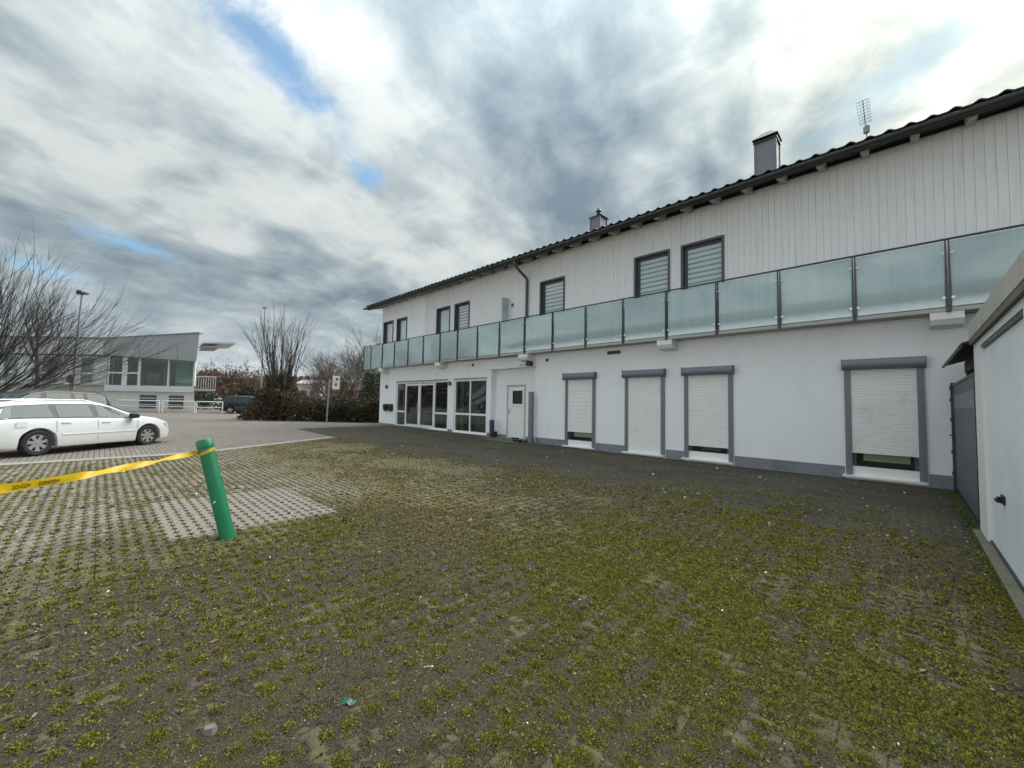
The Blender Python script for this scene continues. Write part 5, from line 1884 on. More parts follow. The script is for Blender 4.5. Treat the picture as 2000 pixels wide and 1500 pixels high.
wagon = dict(x=(-2.27, 2.22), w=1.77, h=1.46, axles=(1.32, -1.32), rw=0.315,
             top=[(-2.27, 0.90), (-2.22, 1.06), (-2.0, 1.29), (-1.75, 1.335), (-1.0, 1.375), (-0.3, 1.385), (0.05, 1.365), (0.40, 1.27), (0.8, 1.09), (1.10, 0.955), (1.3, 0.925), (1.7, 0.87), (2.0, 0.76), (2.16, 0.64), (2.22, 0.52)],
             belt=[(-2.27, 0.90), (-1.6, 0.925), (0, 0.895), (0.9, 0.865), (1.1, 0.86), (1.7, 0.80), (2.0, 0.70), (2.22, 0.48)],
             plan=[(-2.27, 0.70), (-2.15, 0.80), (-1.8, 0.865), (-1.0, 0.885), (1.0, 0.885), (1.7, 0.865), (1.95, 0.81), (2.12, 0.70), (2.22, 0.52)],
             wtop=[(-2.27, 0.64), (-1.8, 0.60), (0.3, 0.60), (0.9, 0.68), (1.2, 0.76), (2.22, 0.60)],
             bottom=[(-2.27, 0.36), (-2.1, 0.24), (-1.6, 0.20), (1.6, 0.19), (2.1, 0.22), (2.22, 0.26)],
             dlo=(-2.08, 0.98), wins=[(-2.02, -1.02), (-0.92, -0.14), (-0.02, 0.92)], lead=0.62, trail=0.16, wind=(0.34, 1.02), rearwin=(-2.24, -2.05),
             seams=(-0.98, -0.06, 0.98), handles=(-0.78, 0.14), mirror=0.78, rails=(-1.9, 0.0), tailtop=1.30, spokes=7)
# rear wheel contact (-15.68,-1.04), front (-17.20,1.11): near (right) side
hd_ = math.atan2(2.15, -1.52)
ctr_ = Vector(((-15.68 - 17.20) / 2, (-1.04 + 1.11) / 2, 0)) + Vector((-math.sin(hd_), math.cos(hd_), 0)) * 0.77
make_car('station_wagon', 'white station wagon parked on the pavers at the left edge', (ctr_.x, ctr_.y, 0.0 - 0.012), hd_, M['car_white'], wagon)
van = dict(x=(-2.3, 2.3), w=1.82, h=1.62, axles=(1.38, -1.36), rw=0.33,
           top=[(-2.3, 0.95), (-2.24, 1.25), (-2.0, 1.54), (-1.6, 1.60), (-0.6, 1.635), (0.1, 1.62), (0.5, 1.50), (0.95, 1.24), (1.3, 1.06), (1.7, 0.98), (2.05, 0.86), (2.3, 0.6)],
           belt=[(-2.3, 0.98), (-1.6, 1.0), (0, 0.97), (0.9, 0.95), (1.3, 0.94), (1.8, 0.88), (2.3, 0.55)],
           plan=[(-2.3, 0.74), (-2.1, 0.86), (-1.0, 0.91), (1.0, 0.91), (1.8, 0.87), (2.1, 0.76), (2.3, 0.55)],
           wtop=[(-2.3, 0.68), (-1.8, 0.64), (0.4, 0.64), (1.2, 0.78), (2.3, 0.60)],
           bottom=[(-2.3, 0.36), (-2.1, 0.25), (-1.6, 0.21), (1.7, 0.20), (2.3, 0.26)],
           dlo=(-2.12, 1.15), wins=[(-2.06, -1.30), (-1.2, -0.85), (-0.75, 0.08), (0.2, 1.08)], lead=0.60, trail=0.16, wind=(0.45, 1.22), rearwin=(-2.27, -2.04),
           seams=(-0.8, 0.14, 1.1), handles=(-0.6, 0.34), mirror=0.98, rails=(-1.95, 0.2), tailtop=1.05, spokes=5)
fr_, rr2 = Vector((-23.4, -3.2, 0)), Vector((-26.06, 0.56, 0))
dv_ = (fr_ - rr2).normalized()
h2_ = math.atan2(dv_.y, dv_.x)
c2 = (fr_ + rr2) / 2 + Vector((-dv_.y, dv_.x, 0)) * (-0.9)
if c2.length < ((fr_ + rr2) / 2).length:
    c2 = (fr_ + rr2) / 2 + Vector((dv_.y, -dv_.x, 0)) * (-0.9)
make_car('estate_car', 'dark grey estate car parked behind the white station wagon', (c2.x, c2.y, gzf(c2.x, c2.y) - 0.03), h2_, M['car_dark'], van)
suv_f = Vector((0.55, 0.84, 0)).normalized()
make_car('dark_car', 'dark blue car with red tail light half hidden behind the brown hedge', (-43.2, 9.9, 0.2 - 0.04), math.atan2(0.80, 0.60), M['car_navy'], van, True)
bgc = [(-38.5, 20.8, 2.2, 'car_silver', 'silver car beyond the hedge, nearer the white house'), (-40.5, 17.2, 2.0, 'car_white', 'white car beyond the hedge, right of the signpost'), (-46.0, 19.5, 1.9, 'car_silver', 'silver car beyond the hedge, left of the signpost'),
       (-62.0, 12.0, 0.8, 'car_white', 'white car far off under the russet trees')]
for (x, y, a, m_, lab) in bgc:
    make_car('parked_car', lab, (x, y, 0.2 - 0.05), a, M[m_], wagon, False, 'cars in the far car park')

# ------------------------------------------------------------------ flat roofed office building far left
fV = Vector((-0.6984, 0.7157, 0))
rV = Vector((0.7157, 0.6984, 0))


def far(lat_, dep_, z_):
    return fV * dep_ + rV * lat_ + Vector((0, 0, z_))


D0 = 38.0
office = tag(empty('office_building', far(-38, D0, 0.2)), 'low office building with grey wedge roof panel and corner glazing', 'building')
ort = math.atan2(rV.y, rV.x)
office.rotation_euler = (0, 0, ort)
# local: x along the front (0 = lat -38), y = depth beyond D0, z above 0.2


def ob(name, m_, x0, x1, y0, y1, z0, z1, parent=None):
    return box(x0 + 38, x1 + 38, y0, y1, z0 - 0.2, z1 - 0.2).build(name, m_, parent or office, local=True)


ob('base_wall', M['base_cream'], -38.4, -30.0, 0.15, 9.0, 0.0, 2.03)
ob('base_wall', M['base_cream'], -58.0, -38.41, 1.0, 9.0, 0.0, 2.6)
ob('floor_band', M['panel_white'], -38.4, -29.95, 0.0, 9.0, 2.04, 2.60)
# upper glazing
gx = [(-38.15, -36.75), (-36.65, -35.25)]
for (a, b, c, d_, q0, q1) in ((-38.2, -38.05, 2.61, 5.4, .02, .14), (-36.85, -36.35, 2.61, 5.4, .02, .14), (-35.35, -35.1, 2.61, 5.4, .02, .14), (-38.2, -35.1, 3.70, 3.84, .01, .15), (-32.55, -32.40, 2.61, 5.2, .02, .14), (-30.1, -29.95, 2.61, 5.15, 0, .16)):
    ob('glazing_bar', M['white_plastic'], a, b, q0, q1, c, d_)
for (a, b, c, d_) in ((-38.05, -36.85, 2.61, 3.699), (-38.05, -36.85, 3.842, 5.3), (-36.35, -35.35, 2.61, 3.699), (-36.35, -35.35, 3.842, 5.3), (-35.1, -32.55, 2.61, 5.3), (-32.40, -30.1, 2.61, 5.2)):
    ob('pane', M['glass_dark'], a, b, 0.07, 0.08, c, d_)
cur = MB()
for k in range(14):
    x_ = -31.9 + k * 0.115 + 38
    cur.box(x_, x_ + 0.10, 0.30 + 0.03 * (k % 2), 0.34 + 0.03 * (k % 2), 2.45, 4.75)
cur.box(-30.55 + 38, -30.2 + 38, 0.3, 0.33, 2.45, 4.9)
cur.build('curtain', simple('pale_green_curtain', (0.35, 0.52, 0.45), 0.8, var=0.08), office, local=True)
ob('room_wall', M['room'], -38.2, -30.0, 4.0, 4.1, 2.6, 5.4)
ob('room_wall', M['room'], -38.35, -38.25, 0.2, 4.0, 2.6, 5.4)
ob('room_floor', M['room_floor'], -38.2, -30.0, 0.3, 4.0, 2.601, 2.65)
fo = MB()
fo.box(-34.6 + 38, -33.4 + 38, 1.0, 1.6, 2.45, 3.6)
fo.box(-33.0 + 38, -32.8 + 38, 0.8, 1.0, 2.45, 4.3)
fo.build('furniture', M['furniture'], office, local=True)
# grey wedge panel above
wd = MB()
wz = [(-38.4, 5.42, 6.95), (-29.6, 4.95, 7.62)]
vs = []
for (x_, za, zb_) in wz:
    for yy_ in (-0.35, 8.5):
        lean = 0.12 if x_ > -30 else 0
        vs += [(x_ + 38, yy_, za - 0.2), (x_ + 38 + lean * 1.5, yy_ - 0.05, zb_ - 0.2)]
wd.add(vs, [(0, 1, 5, 4), (2, 6, 7, 3), (0, 4, 6, 2), (1, 3, 7, 5), (0, 2, 3, 1), (4, 5, 7, 6)])
wd.build('wedge_panel', M['panel_grey'], office, local=True)
for x_ in (-36.8, -35.0, -33.2, -31.4):
    t = (x_ + 38.4) / 8.8
    ob('panel_seam', M['galv'], x_ - 0.012, x_ + 0.012, -0.385, -0.34, 5.42 - 0.47 * t, 6.95 + 0.62 * t)
ed = MB()
ed.add([(-38.45 + 38, -0.42, 6.72), (-29.4 + 38, -0.47, 7.40), (-29.4 + 38, -0.47, 7.50), (-38.45 + 38, -0.42, 6.82), (-38.45 + 38, 0.2, 6.72), (-29.4 + 38, 0.2, 7.40), (-29.4 + 38, 0.2, 7.50), (-38.45 + 38, 0.2, 6.82)],
       [(0, 1, 2, 3), (3, 2, 6, 7), (0, 4, 5, 1), (4, 7, 6, 5), (0, 3, 7, 4), (1, 5, 6, 2)])
ed.build('roof_edge', M['galv'], office, local=True)
ob('canopy', M['panel_white'], -29.4, -26.2, 1.0, 5.0, 6.86, 7.02)
ob('canopy', M['panel_grey'], -29.4, -27.8, 0.8, 4.0, 6.45, 6.55)
# left wing, profiled sheet
lw = MB()
x_ = -58.0
while x_ < -38.45:
    w1_ = 0.28
    lw.add([(x_ + 38, 0.45, 2.42), (x_ + 38 + 0.08, 0.38, 2.42), (x_ + 38 + 0.20, 0.38, 2.42), (x_ + 38 + 0.28, 0.45, 2.42),
            (x_ + 38, 0.45, 6.85), (x_ + 38 + 0.08, 0.38, 6.85), (x_ + 38 + 0.20, 0.38, 6.85), (x_ + 38 + 0.28, 0.45, 6.85)],
           [(0, 1, 5, 4), (1, 2, 6, 5), (2, 3, 7, 6)])
    x_ += w1_
lw.box(-58 + 38, -38.42 + 38, 0.46, 9.0, 2.40, 6.84)
wing = lw.build('wing_wall', M['panel_white'], office, local=True)
ob('wing_roof_edge', M['galv'], -58.0, -38.40, 0.25, 9.0, 7.051, 7.15)
ob('eaves_line', M['dark_steel'], -58.0, -38.2, 0.30, 0.379, 5.36, 5.46)
for (a, b) in ((-40.95, -39.9), (-44.6, -43.3), (-48.3, -47.1)):
    fw_ = ob('window', M['white_plastic'], a - 0.05, b + 0.05, 0.33, 0.377, 2.75, 5.3)
    box(a + 38, b + 38, 0.30, 0.3295, 2.80 - 0.2, 3.62 - 0.2).build('pane', M['glass_dark'], fw_, local=True)
    box(a + 38, b + 38, 0.30, 0.3295, 3.78 - 0.2, 5.2 - 0.2).build('pane', M['glass_dark'], fw_, local=True)
# cellar windows with grilles
for (a, b) in ((-35.1, -33.6), (-32.35, -31.0)):
    fw_ = ob('cellar_window', M['anthracite'], a, b, 0.09, 0.149, 0.50, 1.72)
    gl_ = MB()
    gl_.box(a + 38 + 0.1, b + 38 - 0.1, 0.05, 0.0895, 0.45, 1.3)
    gl_.build('pane', M['glass_dark'], fw_, local=True)
    for zz in (0.60, 1.20):
        box(a + 38 - 0.02, b + 38 + 0.02, 0.0, 0.05, zz, zz + 0.06).build('bar', M['white_plastic'], fw_, local=True)
# stair landing with white railing
ob('landing', M['concrete'], -29.94, -28.0, 0.6, 3.0, 2.2, 2.4)
rl = MB()
for k in range(9):
    x_ = -29.9 + k * 0.23 + 38
    rl.box(x_, x_ + 0.05, 0.55, 0.6, 2.2, 3.35)
rl.box(-29.94 + 38, -28.0 + 38, 0.54, 0.61, 3.35, 3.42)
rl.box(-29.94 + 38, -28.0 + 38, 0.54, 0.61, 2.05, 2.12)
rl.build('landing_railing', M['white_plastic'], office, local=True)
sr = MB()
for k in range(8):
    sr.box(-28.0 + k * 0.28 + 38, -27.72 + k * 0.28 + 38, 0.7, 2.2, 1.85 - k * 0.24, 2.0 - k * 0.24)
sr.build('stair_flight', M['dark_steel'], office, local=True)

# the block is acute at its right corner: its side runs back along the road
for ch in office.children_recursive:
    if ch.type == 'MESH':
        for v_ in ch.data.vertices:
            if v_.co.y > 0.2:
                v_.co.x -= 0.9 * (v_.co.y - 0.2)

# tubular railings along the road in front of it
def rail(lat0, lat1, dep_, zg, label):
    root = tag(empty('tube_railing', far((lat0 + lat1) / 2, dep_, zg)), label, 'railing', 'white tube railings along the road')
    a, b = far(lat0, dep_, zg), far(lat1, dep_, zg)
    up = Vector((0, 0, 1))
    for p_ in (a, b):
        MB().tube([p_, p_ + up * 1.0], 0.045, 8).build('post', M['white_plastic'], root, smooth=60)
    MB().tube([a + up * 1.0, b + up * 1.0], 0.045, 8).build('top_bar', M['white_plastic'], root, smooth=60)
    MB().tube([a + up * 0.5, b + up * 0.5], 0.035, 8).build('middle_bar', M['white_plastic'], root, smooth=60)


rail(-27.9, -25.6, 35.8, 0.2, 'white tube railing beside the dark blue car')
rail(-31.0, -28.15, 35.9, 0.2, 'white tube railing at the right corner of the office building')
rail(-35.0, -31.3, 35.9, 0.2, 'white tube railing in front of the cellar windows')

# ------------------------------------------------------------------ street furniture
lp = tag(empty('lamp_post', far(-30.45, 28.0, 0.2)), 'tall grey lamp post between the bare tree and the office building', 'lamp post')
pb_ = far(-30.45, 28.0, 0.2)
MB().tube([pb_, pb_ + Vector((0, 0, 4)), pb_ + Vector((0, 0, 8.45)) + rV * 0.15], [0.085, 0.07, 0.05], 10).build('pole', M['galv'], lp, smooth=60)
hd = MB()
tpz = pb_ + Vector((0, 0, 8.5)) + rV * 0.15
hd.bar(tpz - rV * 0.28, tpz + rV * 0.34, 0.26, 0.15)
hd.bar(tpz - rV * 0.28 + Vector((0, 0, 0.08)), tpz - rV * 0.16 + Vector((0, 0, 0.22)), 0.2, 0.12)
hd.build('lamp_head', M['dark_steel'], lp)
rs = tag(empty('round_sign', far(-30.2, 27.6, 0.2)), 'round blue and red no stopping sign on a thin post', 'sign')
rb = far(-30.2, 27.6, 0.2)
MB().tube([rb, rb + Vector((0, 0, 2.75))], 0.03, 8).build('post', M['dark_steel'], rs, smooth=60)
cz_ = rb + Vector((0, 0, 2.45)) - fV * 0.05
MB().tube([cz_, cz_ - fV * 0.015], 0.27, 28).build('disc', M['sign_red'], rs)
MB().tube([cz_ - fV * 0.0155, cz_ - fV * 0.022], 0.21, 28).build('blue_field', M['sign_blue'], rs)
crs = MB()
for s_ in (1, -1):
    a_, b_ = cz_ - fV * 0.026 + (rV * s_ + Vector((0, 0, 1))) * 0.14, cz_ - fV * 0.026 - (rV * s_ + Vector((0, 0, 1))) * 0.14
    crs.bar(a_, b_, 0.045, 0.006, up=fV)
    cz_ = cz_ - fV * 0.002
crs.build('cross_bars', M['sign_red'], rs)

sg = tag(empty('sign_post', far(-10.95, 24.0, 0.2)), 'white sign board on a slim grey post in front of the hedge', 'sign')
sgp = far(-10.95, 24.0, 0.18)
MB().tube([sgp, sgp + Vector((0, 0, 2.62)) + rV * 0.08], 0.045, 10).build('post', M['galv'], sg, smooth=60)
pc = far(-10.48, 24.0, 2.58)
plate = MB().bar(pc - rV * 0.20, pc + rV * 0.20, 0.03, 0.80)
plate.build('plate', M['sign_white'], sg)
mk = MB()
q_ = pc - fV * 0.018
mk.bar(q_ + Vector((0, 0, 0.20)) - rV * 0.02, q_ + Vector((0, 0, 0.20)) + rV * 0.13, 0.006, 0.14)
mk.bar(q_ + Vector((0, 0, 0.08)) - rV * 0.13, q_ + Vector((0, 0, 0.08)) + rV * 0.10, 0.006, 0.03)
mk.bar(q_ + Vector((0, 0, -0.12)) - rV * 0.07, q_ + Vector((0, 0, -0.12)) + rV * 0.07, 0.006, 0.16)
mk.build('print', M['sign_dark'], sg)
ar = MB().bar(sgp + Vector((0, 0, 2.5)) + rV * 0.08, pc - rV * 0.15 + fV * 0.02, 0.04, 0.04)
ar.bar(sgp + Vector((0, 0, 2.2)) + rV * 0.07, pc - rV * 0.15 + fV * 0.02 - Vector((0, 0, 0.25)), 0.04, 0.04)
ar.build('bracket', M['galv'], sg)
fp = tag(empty('far_lamp_post', far(-34.2, 55, 0.2)), 'thin far lamp post rising above the pollarded shrub', 'lamp post')
q_ = far(-34.2, 55, 0.2)
MB().tube([q_, q_ + Vector((0, 0, 13.9))], [0.11, 0.05], 8).build('pole', M['galv'], fp, smooth=60)
MB().bar(q_ + Vector((0, 0, 13.9)) - rV * 0.3, q_ + Vector((0, 0, 13.9)) + rV * 0.3, 0.3, 0.18).build('lamp_head', M['galv'], fp)


# ------------------------------------------------------------------ trees and shrubs
def branch(mb, p, d, L, r_, depth, prm, rnd):
    n_ = 3 if depth > 0 else 2
    pts, rads = [p], [r_]
    q, dd = p.copy(), d.copy()
    endr = r_ * (0.62 if depth > 0 else 0.25)
    for k in range(n_):
        dd = dd + Vector((rnd.gauss(0, prm['wob']), rnd.gauss(0, prm['wob']), rnd.gauss(0, prm['wob']) + prm['up']))
        dd.normalize()
        q = q + dd * (L / n_)
        pts.append(q)
        rads.append(r_ + (endr - r_) * (k + 1) / n_)
    mb.tube(pts, rads, 5 if r_ > 0.04 else 3, cap=False)
    if depth <= 0:
        return
    nc = rnd.randint(*prm['kids'])
    for k in range(nc):
        t = rnd.uniform(0.35, 1.0) if k else 1.0
        i = min(int(t * n_), n_ - 1)
        o = pts[i].lerp(pts[i + 1], t * n_ - i)
        ax = Vector((rnd.gauss(0, 1), rnd.gauss(0, 1), rnd.gauss(0, 1)))
        ax = (ax - dd * ax.dot(dd)).normalized()
        an_ = rnd.uniform(*prm['spread']) * (0.5 if k == 0 else 1.0)
        nd = dd * math.cos(an_) + ax * math.sin(an_)
        rr_ = max(r_ * (0.62 if k == 0 else 0.48), prm['rmin'])
        branch(mb, o, nd, L * rnd.uniform(0.62, 0.85), rr_, depth - 1, prm, rnd)


def bare_tree(name, label, base, height, trunk_h, trunk_r, limbs, prm, depth, seed, mat='bark', lean=(0, 0), limb_spread=(0.3, 0.9), leaves=None, group=None):
    rnd = random.Random(seed)
    root = tag(empty(name, base), label, 'tree', group)
    b = Vector(base)
    t_ = MB()
    top = b + Vector((lean[0], lean[1], trunk_h))
    mid = b.lerp(top, 0.5) + Vector((rnd.gauss(0, 0.05), rnd.gauss(0, 0.05), 0)) * trunk_h * 0.3
    t_.tube([b + Vector((0, 0, -0.1)), b.lerp(mid, 0.25), mid, top], [trunk_r * 1.35, trunk_r * 1.05, trunk_r * 0.9, trunk_r * 0.7], 9, cap=False)
    t_.build('trunk', M[mat], root, smooth=60)
    c = MB()
    L = (height - trunk_h) * 0.5
    for k in range(limbs):
        az = 2 * math.pi * (k + rnd.random() * 0.7) / limbs
        tilt = rnd.uniform(*limb_spread) if k else 0.1
        d = Vector((math.cos(az) * math.sin(tilt), math.sin(az) * math.sin(tilt), math.cos(tilt)))
        o = top if k < limbs * 0.6 else mid.lerp(top, rnd.uniform(0.3, 1))
        branch(c, o, d, L * rnd.uniform(0.75, 1.1), trunk_r * 0.5, depth, prm, rnd)
    c.build('crown', M[mat], root)
    if leaves:
        mat_l, nl, sz_ = leaves
        pts = np.array(c.v)
        pts = pts[rng.integers(0, len(pts), nl)] + rng.normal(0, 0.18, (nl, 3))
        s_ = rng.uniform(0.6, 1.3, nl) * sz_
        np_instances('leaves', LV, LF, pts - np.array(base), rand_rot(nl, 1.0), np.stack([s_] * 3, 1), M[mat_l], root)
    return root


def leafy(name, part, root, lo, hi, n_, size, mat, shape=None):
    """leaf faces through a volume given by lo/hi boxes in (lat, dep, z) with an uneven top"""
    la_ = rng.uniform(lo[0], hi[0], n_)
    de_ = rng.uniform(lo[1], hi[1], n_)
    zz = rng.uniform(0, 1, n_) ** 0.8
    topn = fbm(la_ + 50, de_ + 20, 0.9, 4)
    z_ = lo[2] + (hi[2] - lo[2]) * zz * (0.62 + 0.75 * topn)
    if shape is not None:
        k = shape(la_, de_, z_)
        la_, de_, z_ = la_[k], de_[k], z_[k]
    n2 = len(la_)
    P_ = fV.x * de_ + rV.x * la_, fV.y * de_ + rV.y * la_
    pos = np.stack([P_[0], P_[1], z_], 1)
    s_ = rng.uniform(0.6, 1.4, n2) * size
    w0 = woff(root)
    return np_instances(part, LV, LF, pos - np.array(w0), rand_rot(n2, 1.0), np.stack([s_] * 3, 1), M[mat], root)


prm_t = dict(wob=0.10, up=0.05, kids=(3, 4), spread=(0.35, 0.8), rmin=0.008)
# big fan-shaped bare tree at the left edge
prm_fan = dict(wob=0.06, up=0.05, kids=(2, 4), spread=(0.15, 0.45), rmin=0.007)
bare_tree('bare_tree', 'large bare tree with fanning branches at the left edge', tuple(far(-30.2, 22.5, 0.18)), 6.9, 0.4, 0.11, 62, prm_fan, 4, 3, 'bark_dark', limb_spread=(0.1, 1.25))
bare_tree('bare_tree', 'slim bare street tree with straight trunk left of the lamp post', tuple(far(-33.2, 28.0, 0.2)), 8.2, 4.6, 0.13, 8, dict(prm_t, kids=(3, 4)), 3, 8, 'bark', limb_spread=(0.4, 1.0))

# pollarded shrub with ivy-covered stump
prm_up = dict(wob=0.035, up=0.06, kids=(2, 3), spread=(0.2, 0.5), rmin=0.007)
pbx = far(-15.3, 26.6, 0.15)
pol = tag(empty('pollard_shrub', pbx), 'tall pollarded shrub with ivy stump rising from the brown hedge', 'shrub')
rnd = random.Random(5)
st_ = MB()
for k in range(7):
    a = 2 * math.pi * k / 7
    o = pbx + Vector((math.cos(a) * 0.3, math.sin(a) * 0.3, 0))
    st_.tube([o, o + Vector((math.cos(a) * 0.25, math.sin(a) * 0.25, 1.5)), o + Vector((math.cos(a) * 0.45, math.sin(a) * 0.45, 2.9))], [0.16, 0.13, 0.10], 7, cap=False)
st_.build('trunk', M['bark_dark'], pol, smooth=60)
cr = MB()
for k in range(46):
    a = rnd.uniform(0, 2 * math.pi)
    rr_ = rnd.uniform(0.1, 0.8)
    tilt = rr_ * rnd.uniform(0.2, 0.5)
    o = pbx + Vector((math.cos(a) * rr_, math.sin(a) * rr_, rnd.uniform(1.6, 2.9)))
    d = Vector((math.cos(a) * math.sin(tilt), math.sin(a) * math.sin(tilt), math.cos(tilt)))
    branch(cr, o, d, rnd.uniform(1.0, 2.15), rnd.uniform(0.022, 0.045), 3 if k % 2 else 2, prm_up, rnd)
cr.build('crown', M['bark_dark'], pol)


def blob(c, ra, rb, rc):
    return lambda a, b, z: ((a - c[0]) / ra) ** 2 + ((b - c[1]) / rb) ** 2 + ((z - c[2]) / rc) ** 2 < (0.75 + 0.5 * fbm(a * 2 + z, b * 2 + z * 1.7, 1.6, 3)) ** 2


leafy('ivy', 'ivy', pol, (-16.7, 25.4, 0.2), (-13.9, 27.8, 3.7), 9000, 0.065, 'ivy', blob((-15.3, 26.6, 1.7), 1.0, 1.0, 1.5))

# brown beech hedge in front, green clipped hedge along the house side
hg = tag(empty('beech_hedge', far(-14.5, 26.0, 0.18)), 'brown leafed hedge in front of the car park', 'hedge')
leafy('h', 'foliage', hg, (-18.6, 25.0, 0.1), (-11.8, 28.0, 2.35), 15000, 0.07, 'brown_leaf', lambda a, b, z: (z < 1.45 + 0.9 * np.exp(-((a + 15.4) / 1.8) ** 2)) & (z < 0.3 + (a + 0.668 * b + 0.25 * np.sin(z * 3 + b * 2)) * 1.5))
leafy('h', 'foliage', hg, (-19.3, 27.6, 0.1), (-17.4, 29.0, 1.4), 2200, 0.07, 'brown_leaf', lambda a, b, z: z < 0.15 + (a + 0.685 * b) * 0.5)
tw = MB()
for k in range(110):
    a = rnd.uniform(-16.2, -11.9)
    o = far(a, rnd.uniform(25.6, 27.6), 0.1)
    d = Vector((rnd.gauss(0, 0.22), rnd.gauss(0, 0.22), 1)).normalized()
    branch(tw, o, d, rnd.uniform(0.6, 1.2), 0.016, 2, dict(prm_up, wob=0.1), rnd)
tw.build('stems', M['bark_red'], hg)
hg2 = tag(empty('green_hedge', far(-9.8, 26.0, 0.18)), 'low dark green hedge ending at the white house corner', 'hedge')
leafy('h', 'foliage', hg2, (-12.2, 25.0, 0.1), (-7.0, 27.0, 1.35), 11000, 0.06, 'green_hedge')
leafy('h', 'foliage', hg2, (-12.2, 25.2, 0.9), (-7.0, 27.5, 1.75), 2600, 0.065, 'brown_leaf', lambda a, b, z: z < 1.75)
tw = MB()
for k in range(70):
    a = rnd.uniform(-12.0, -7.2)
    o = far(a, rnd.uniform(25.6, 27.4), 0.3)
    d = Vector((rnd.gauss(0, 0.25), rnd.gauss(0, 0.25), 1)).normalized()
    branch(tw, o, d, rnd.uniform(0.5, 0.9), 0.014, 2, dict(prm_up, wob=0.1), rnd)
tw.build('stems', M['bark_red'], hg2)

# trees beyond the car park
far_trees = [(-13.5, 31.5, 4.3, 'bare reddish shrub just right of the pollarded shrub', 'bark_red', 3, None),
             (-16.9, 44.0, 5.8, 'leafless brown tree behind the signpost', 'bark_red', 4, None),
             (-20.6, 45.0, 5.0, 'leafless brown tree left of the signpost', 'bark_red', 4, None),
             (-13.2, 40.0, 7.2, 'bare tree behind the left corner of the white house', 'bark', 4, None),
             (-43.5, 62.0, 6.4, 'russet leafed tree beside the office building landing', 'bark_red', 3, ('russet', 2600, 0.12)),
             (-39.0, 64.0, 6.2, 'russet leafed tree in the middle of the far row', 'bark_red', 3, ('russet', 2400, 0.12)),
             (-34.8, 60.0, 5.4, 'russet leafed tree next to the pollarded shrub', 'bark_red', 3, ('russet', 1500, 0.11)),
             (-26.5, 58.0, 6.6, 'thin grey tree in the far row, right of the pollarded shrub', 'bark', 4, None),
             (-22.6, 60.0, 8.4, 'tall thin poplar in the far row', 'bark', 3, None),
             (-19.0, 58.0, 6.0, 'grey bare tree in the far row beside the white house', 'bark', 4, None)]
for i, (la_, de_, hgt, lab, mt, dpt, lv) in enumerate(far_trees):
    up_ = 'poplar' in lab
    bare_tree('far_tree', lab, tuple(far(la_, de_, 0.15)), hgt, hgt * (0.16 if not up_ else 0.3), 0.10 + hgt * 0.008, 9 if dpt == 3 else 7, dict(prm_t, rmin=0.012 if de_ > 50 else 0.009, kids=(3, 5) if dpt == 3 else (3, 4)), dpt, 40 + i, mt, limb_spread=(0.1, 0.35) if up_ else (0.3, 1.1), leaves=lv, group='trees beyond the car park')
for (la_, de_, hgt, wd_, lab) in ((-30.0, 46.0, 3.2, 1.2, 'round dark evergreen left of the pollarded shrub'), (-12.4, 36.0, 4.4, 1.3, 'dark evergreen at the left corner of the white house'), (-36.5, 47.0, 2.4, 2.2, 'dark bush below the office building landing')):
    ev = tag(empty('evergreen_bush', far(la_, de_, 0.15)), lab, 'bush', 'evergreen bushes')
    bb = far(la_, de_, 0.1)
    MB().tube([bb, bb + Vector((0, 0, hgt * 0.6))], [0.10, 0.05], 7).build('trunk', M['bark_dark'], ev, smooth=60)
    leafy('e', 'crown', ev, (la_ - wd_, de_ - wd_, 0.15), (la_ + wd_, de_ + wd_, hgt), 5200, 0.085, 'evergreen', blob((la_, de_, hgt * 0.52), wd_ * 0.85, wd_ * 0.85, hgt * 0.5))
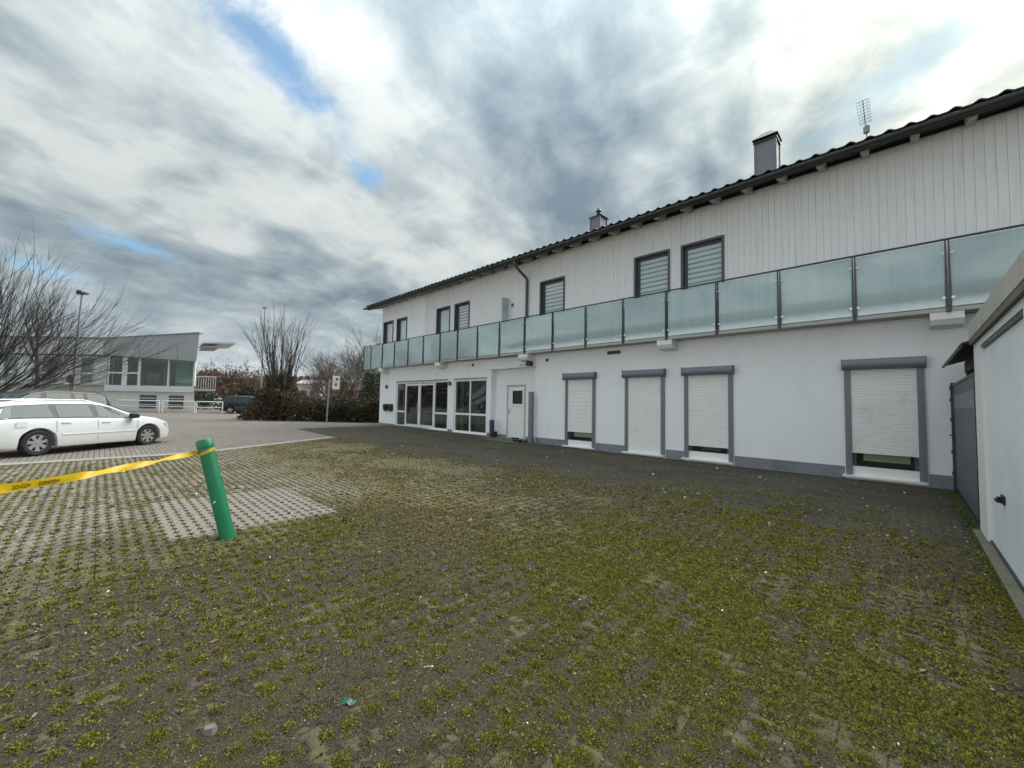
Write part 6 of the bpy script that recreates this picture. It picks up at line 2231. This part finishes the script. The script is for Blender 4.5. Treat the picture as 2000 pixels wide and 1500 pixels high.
# brown barn-like building just visible past the house corner
bn = tag(empty('brown_building', far(-17.0, 52.0, 0.2)), 'low brown building behind the parked cars by the white house', 'building')
bn.rotation_euler = (0, 0, ort)
box(-4.2, 6.0, 0, 7, 0, 2.7).build('wall', simple('brown_wall', (0.10, 0.06, 0.045), 0.85, var=0.15, vscale=1.0), bn, local=True)
MB().prism([(-0.4, 2.65), (3.5, 4.3), (7.4, 2.65)], -4.5, 6.4, 'x').build('roof', simple('brown_roof', (0.085, 0.055, 0.045), 0.8, var=0.2, vscale=1.5), bn, local=True)
for k in range(4):
    box(-3.6 + k * 2.4, -2.5 + k * 2.4, -0.05, -0.001, 0.9, 2.0).build('window', M['glass_dark'], bn, local=True)
wv = tag(empty('white_cabin', far(-31.2, 62.0, 0.2)), 'small white cabin far beyond the hedge', 'building')
wv.rotation_euler = (0, 0, ort)
box(-1.7, 1.7, 0, 3, 0, 3.9).build('wall', M['white_paint'], wv, local=True)
MB().prism([(-0.3, 3.85), (1.5, 4.5), (3.3, 3.85)], -1.9, 1.9, 'x').build('roof', M['panel_grey'], wv, local=True)
for k in range(2):
    box(-1.2 + k * 1.4, -0.4 + k * 1.4, -0.05, -0.001, 1.6, 2.8).build('window', M['glass_dark'], wv, local=True)
# the distant wood that closes the horizon
nW_ = 26000
ang_ = YAW + rng.uniform(-R(75), R(75), nW_)
rad_ = rng.uniform(95, 135, nW_)
hz = 3.2 + 5.5 * fbm(ang_ * 14, rad_ * 0.02, 1.0, 4)
zz = rng.uniform(0, 1, nW_) ** 0.7 * hz
pos = np.stack([rad_ * np.cos(ang_), rad_ * np.sin(ang_), zz], 1)
s_ = rng.uniform(0.4, 1.0, nW_) * 0.8
tag(np_instances('distant_wood', LV, LF, pos, rand_rot(nW_, 1.0), np.stack([s_] * 3, 1), M['russet']), 'distant brown winter wood along the horizon', 'wood', kind='stuff')

# ------------------------------------------------------------------ invented house behind the camera, added for balcony glass reflections and bounce light
nb_ = tag(empty('invented_house', (-14.0, -13.0, 0.0)), 'invented pale house with dark roof, out of view, added to mirror in the balcony glass', 'house')
box(-34.0, 16.0, -19.0, -12.0, -0.05, 8.3).build('wall', M['render'], nb_)
MB().prism([(-11.5, 8.35), (-15.5, 9.7), (-19.5, 8.35)], -34.6, 16.6, 'x').build('roof', M['tile'], nb_)
for k in range(8):
    xx_ = -32 + k * 6.0
    for z0_ in (1.0, 4.4):
        box(xx_, xx_ + 1.3, -11.999, -11.96, z0_, z0_ + 1.5).build('window', M['glass_dark'], nb_)
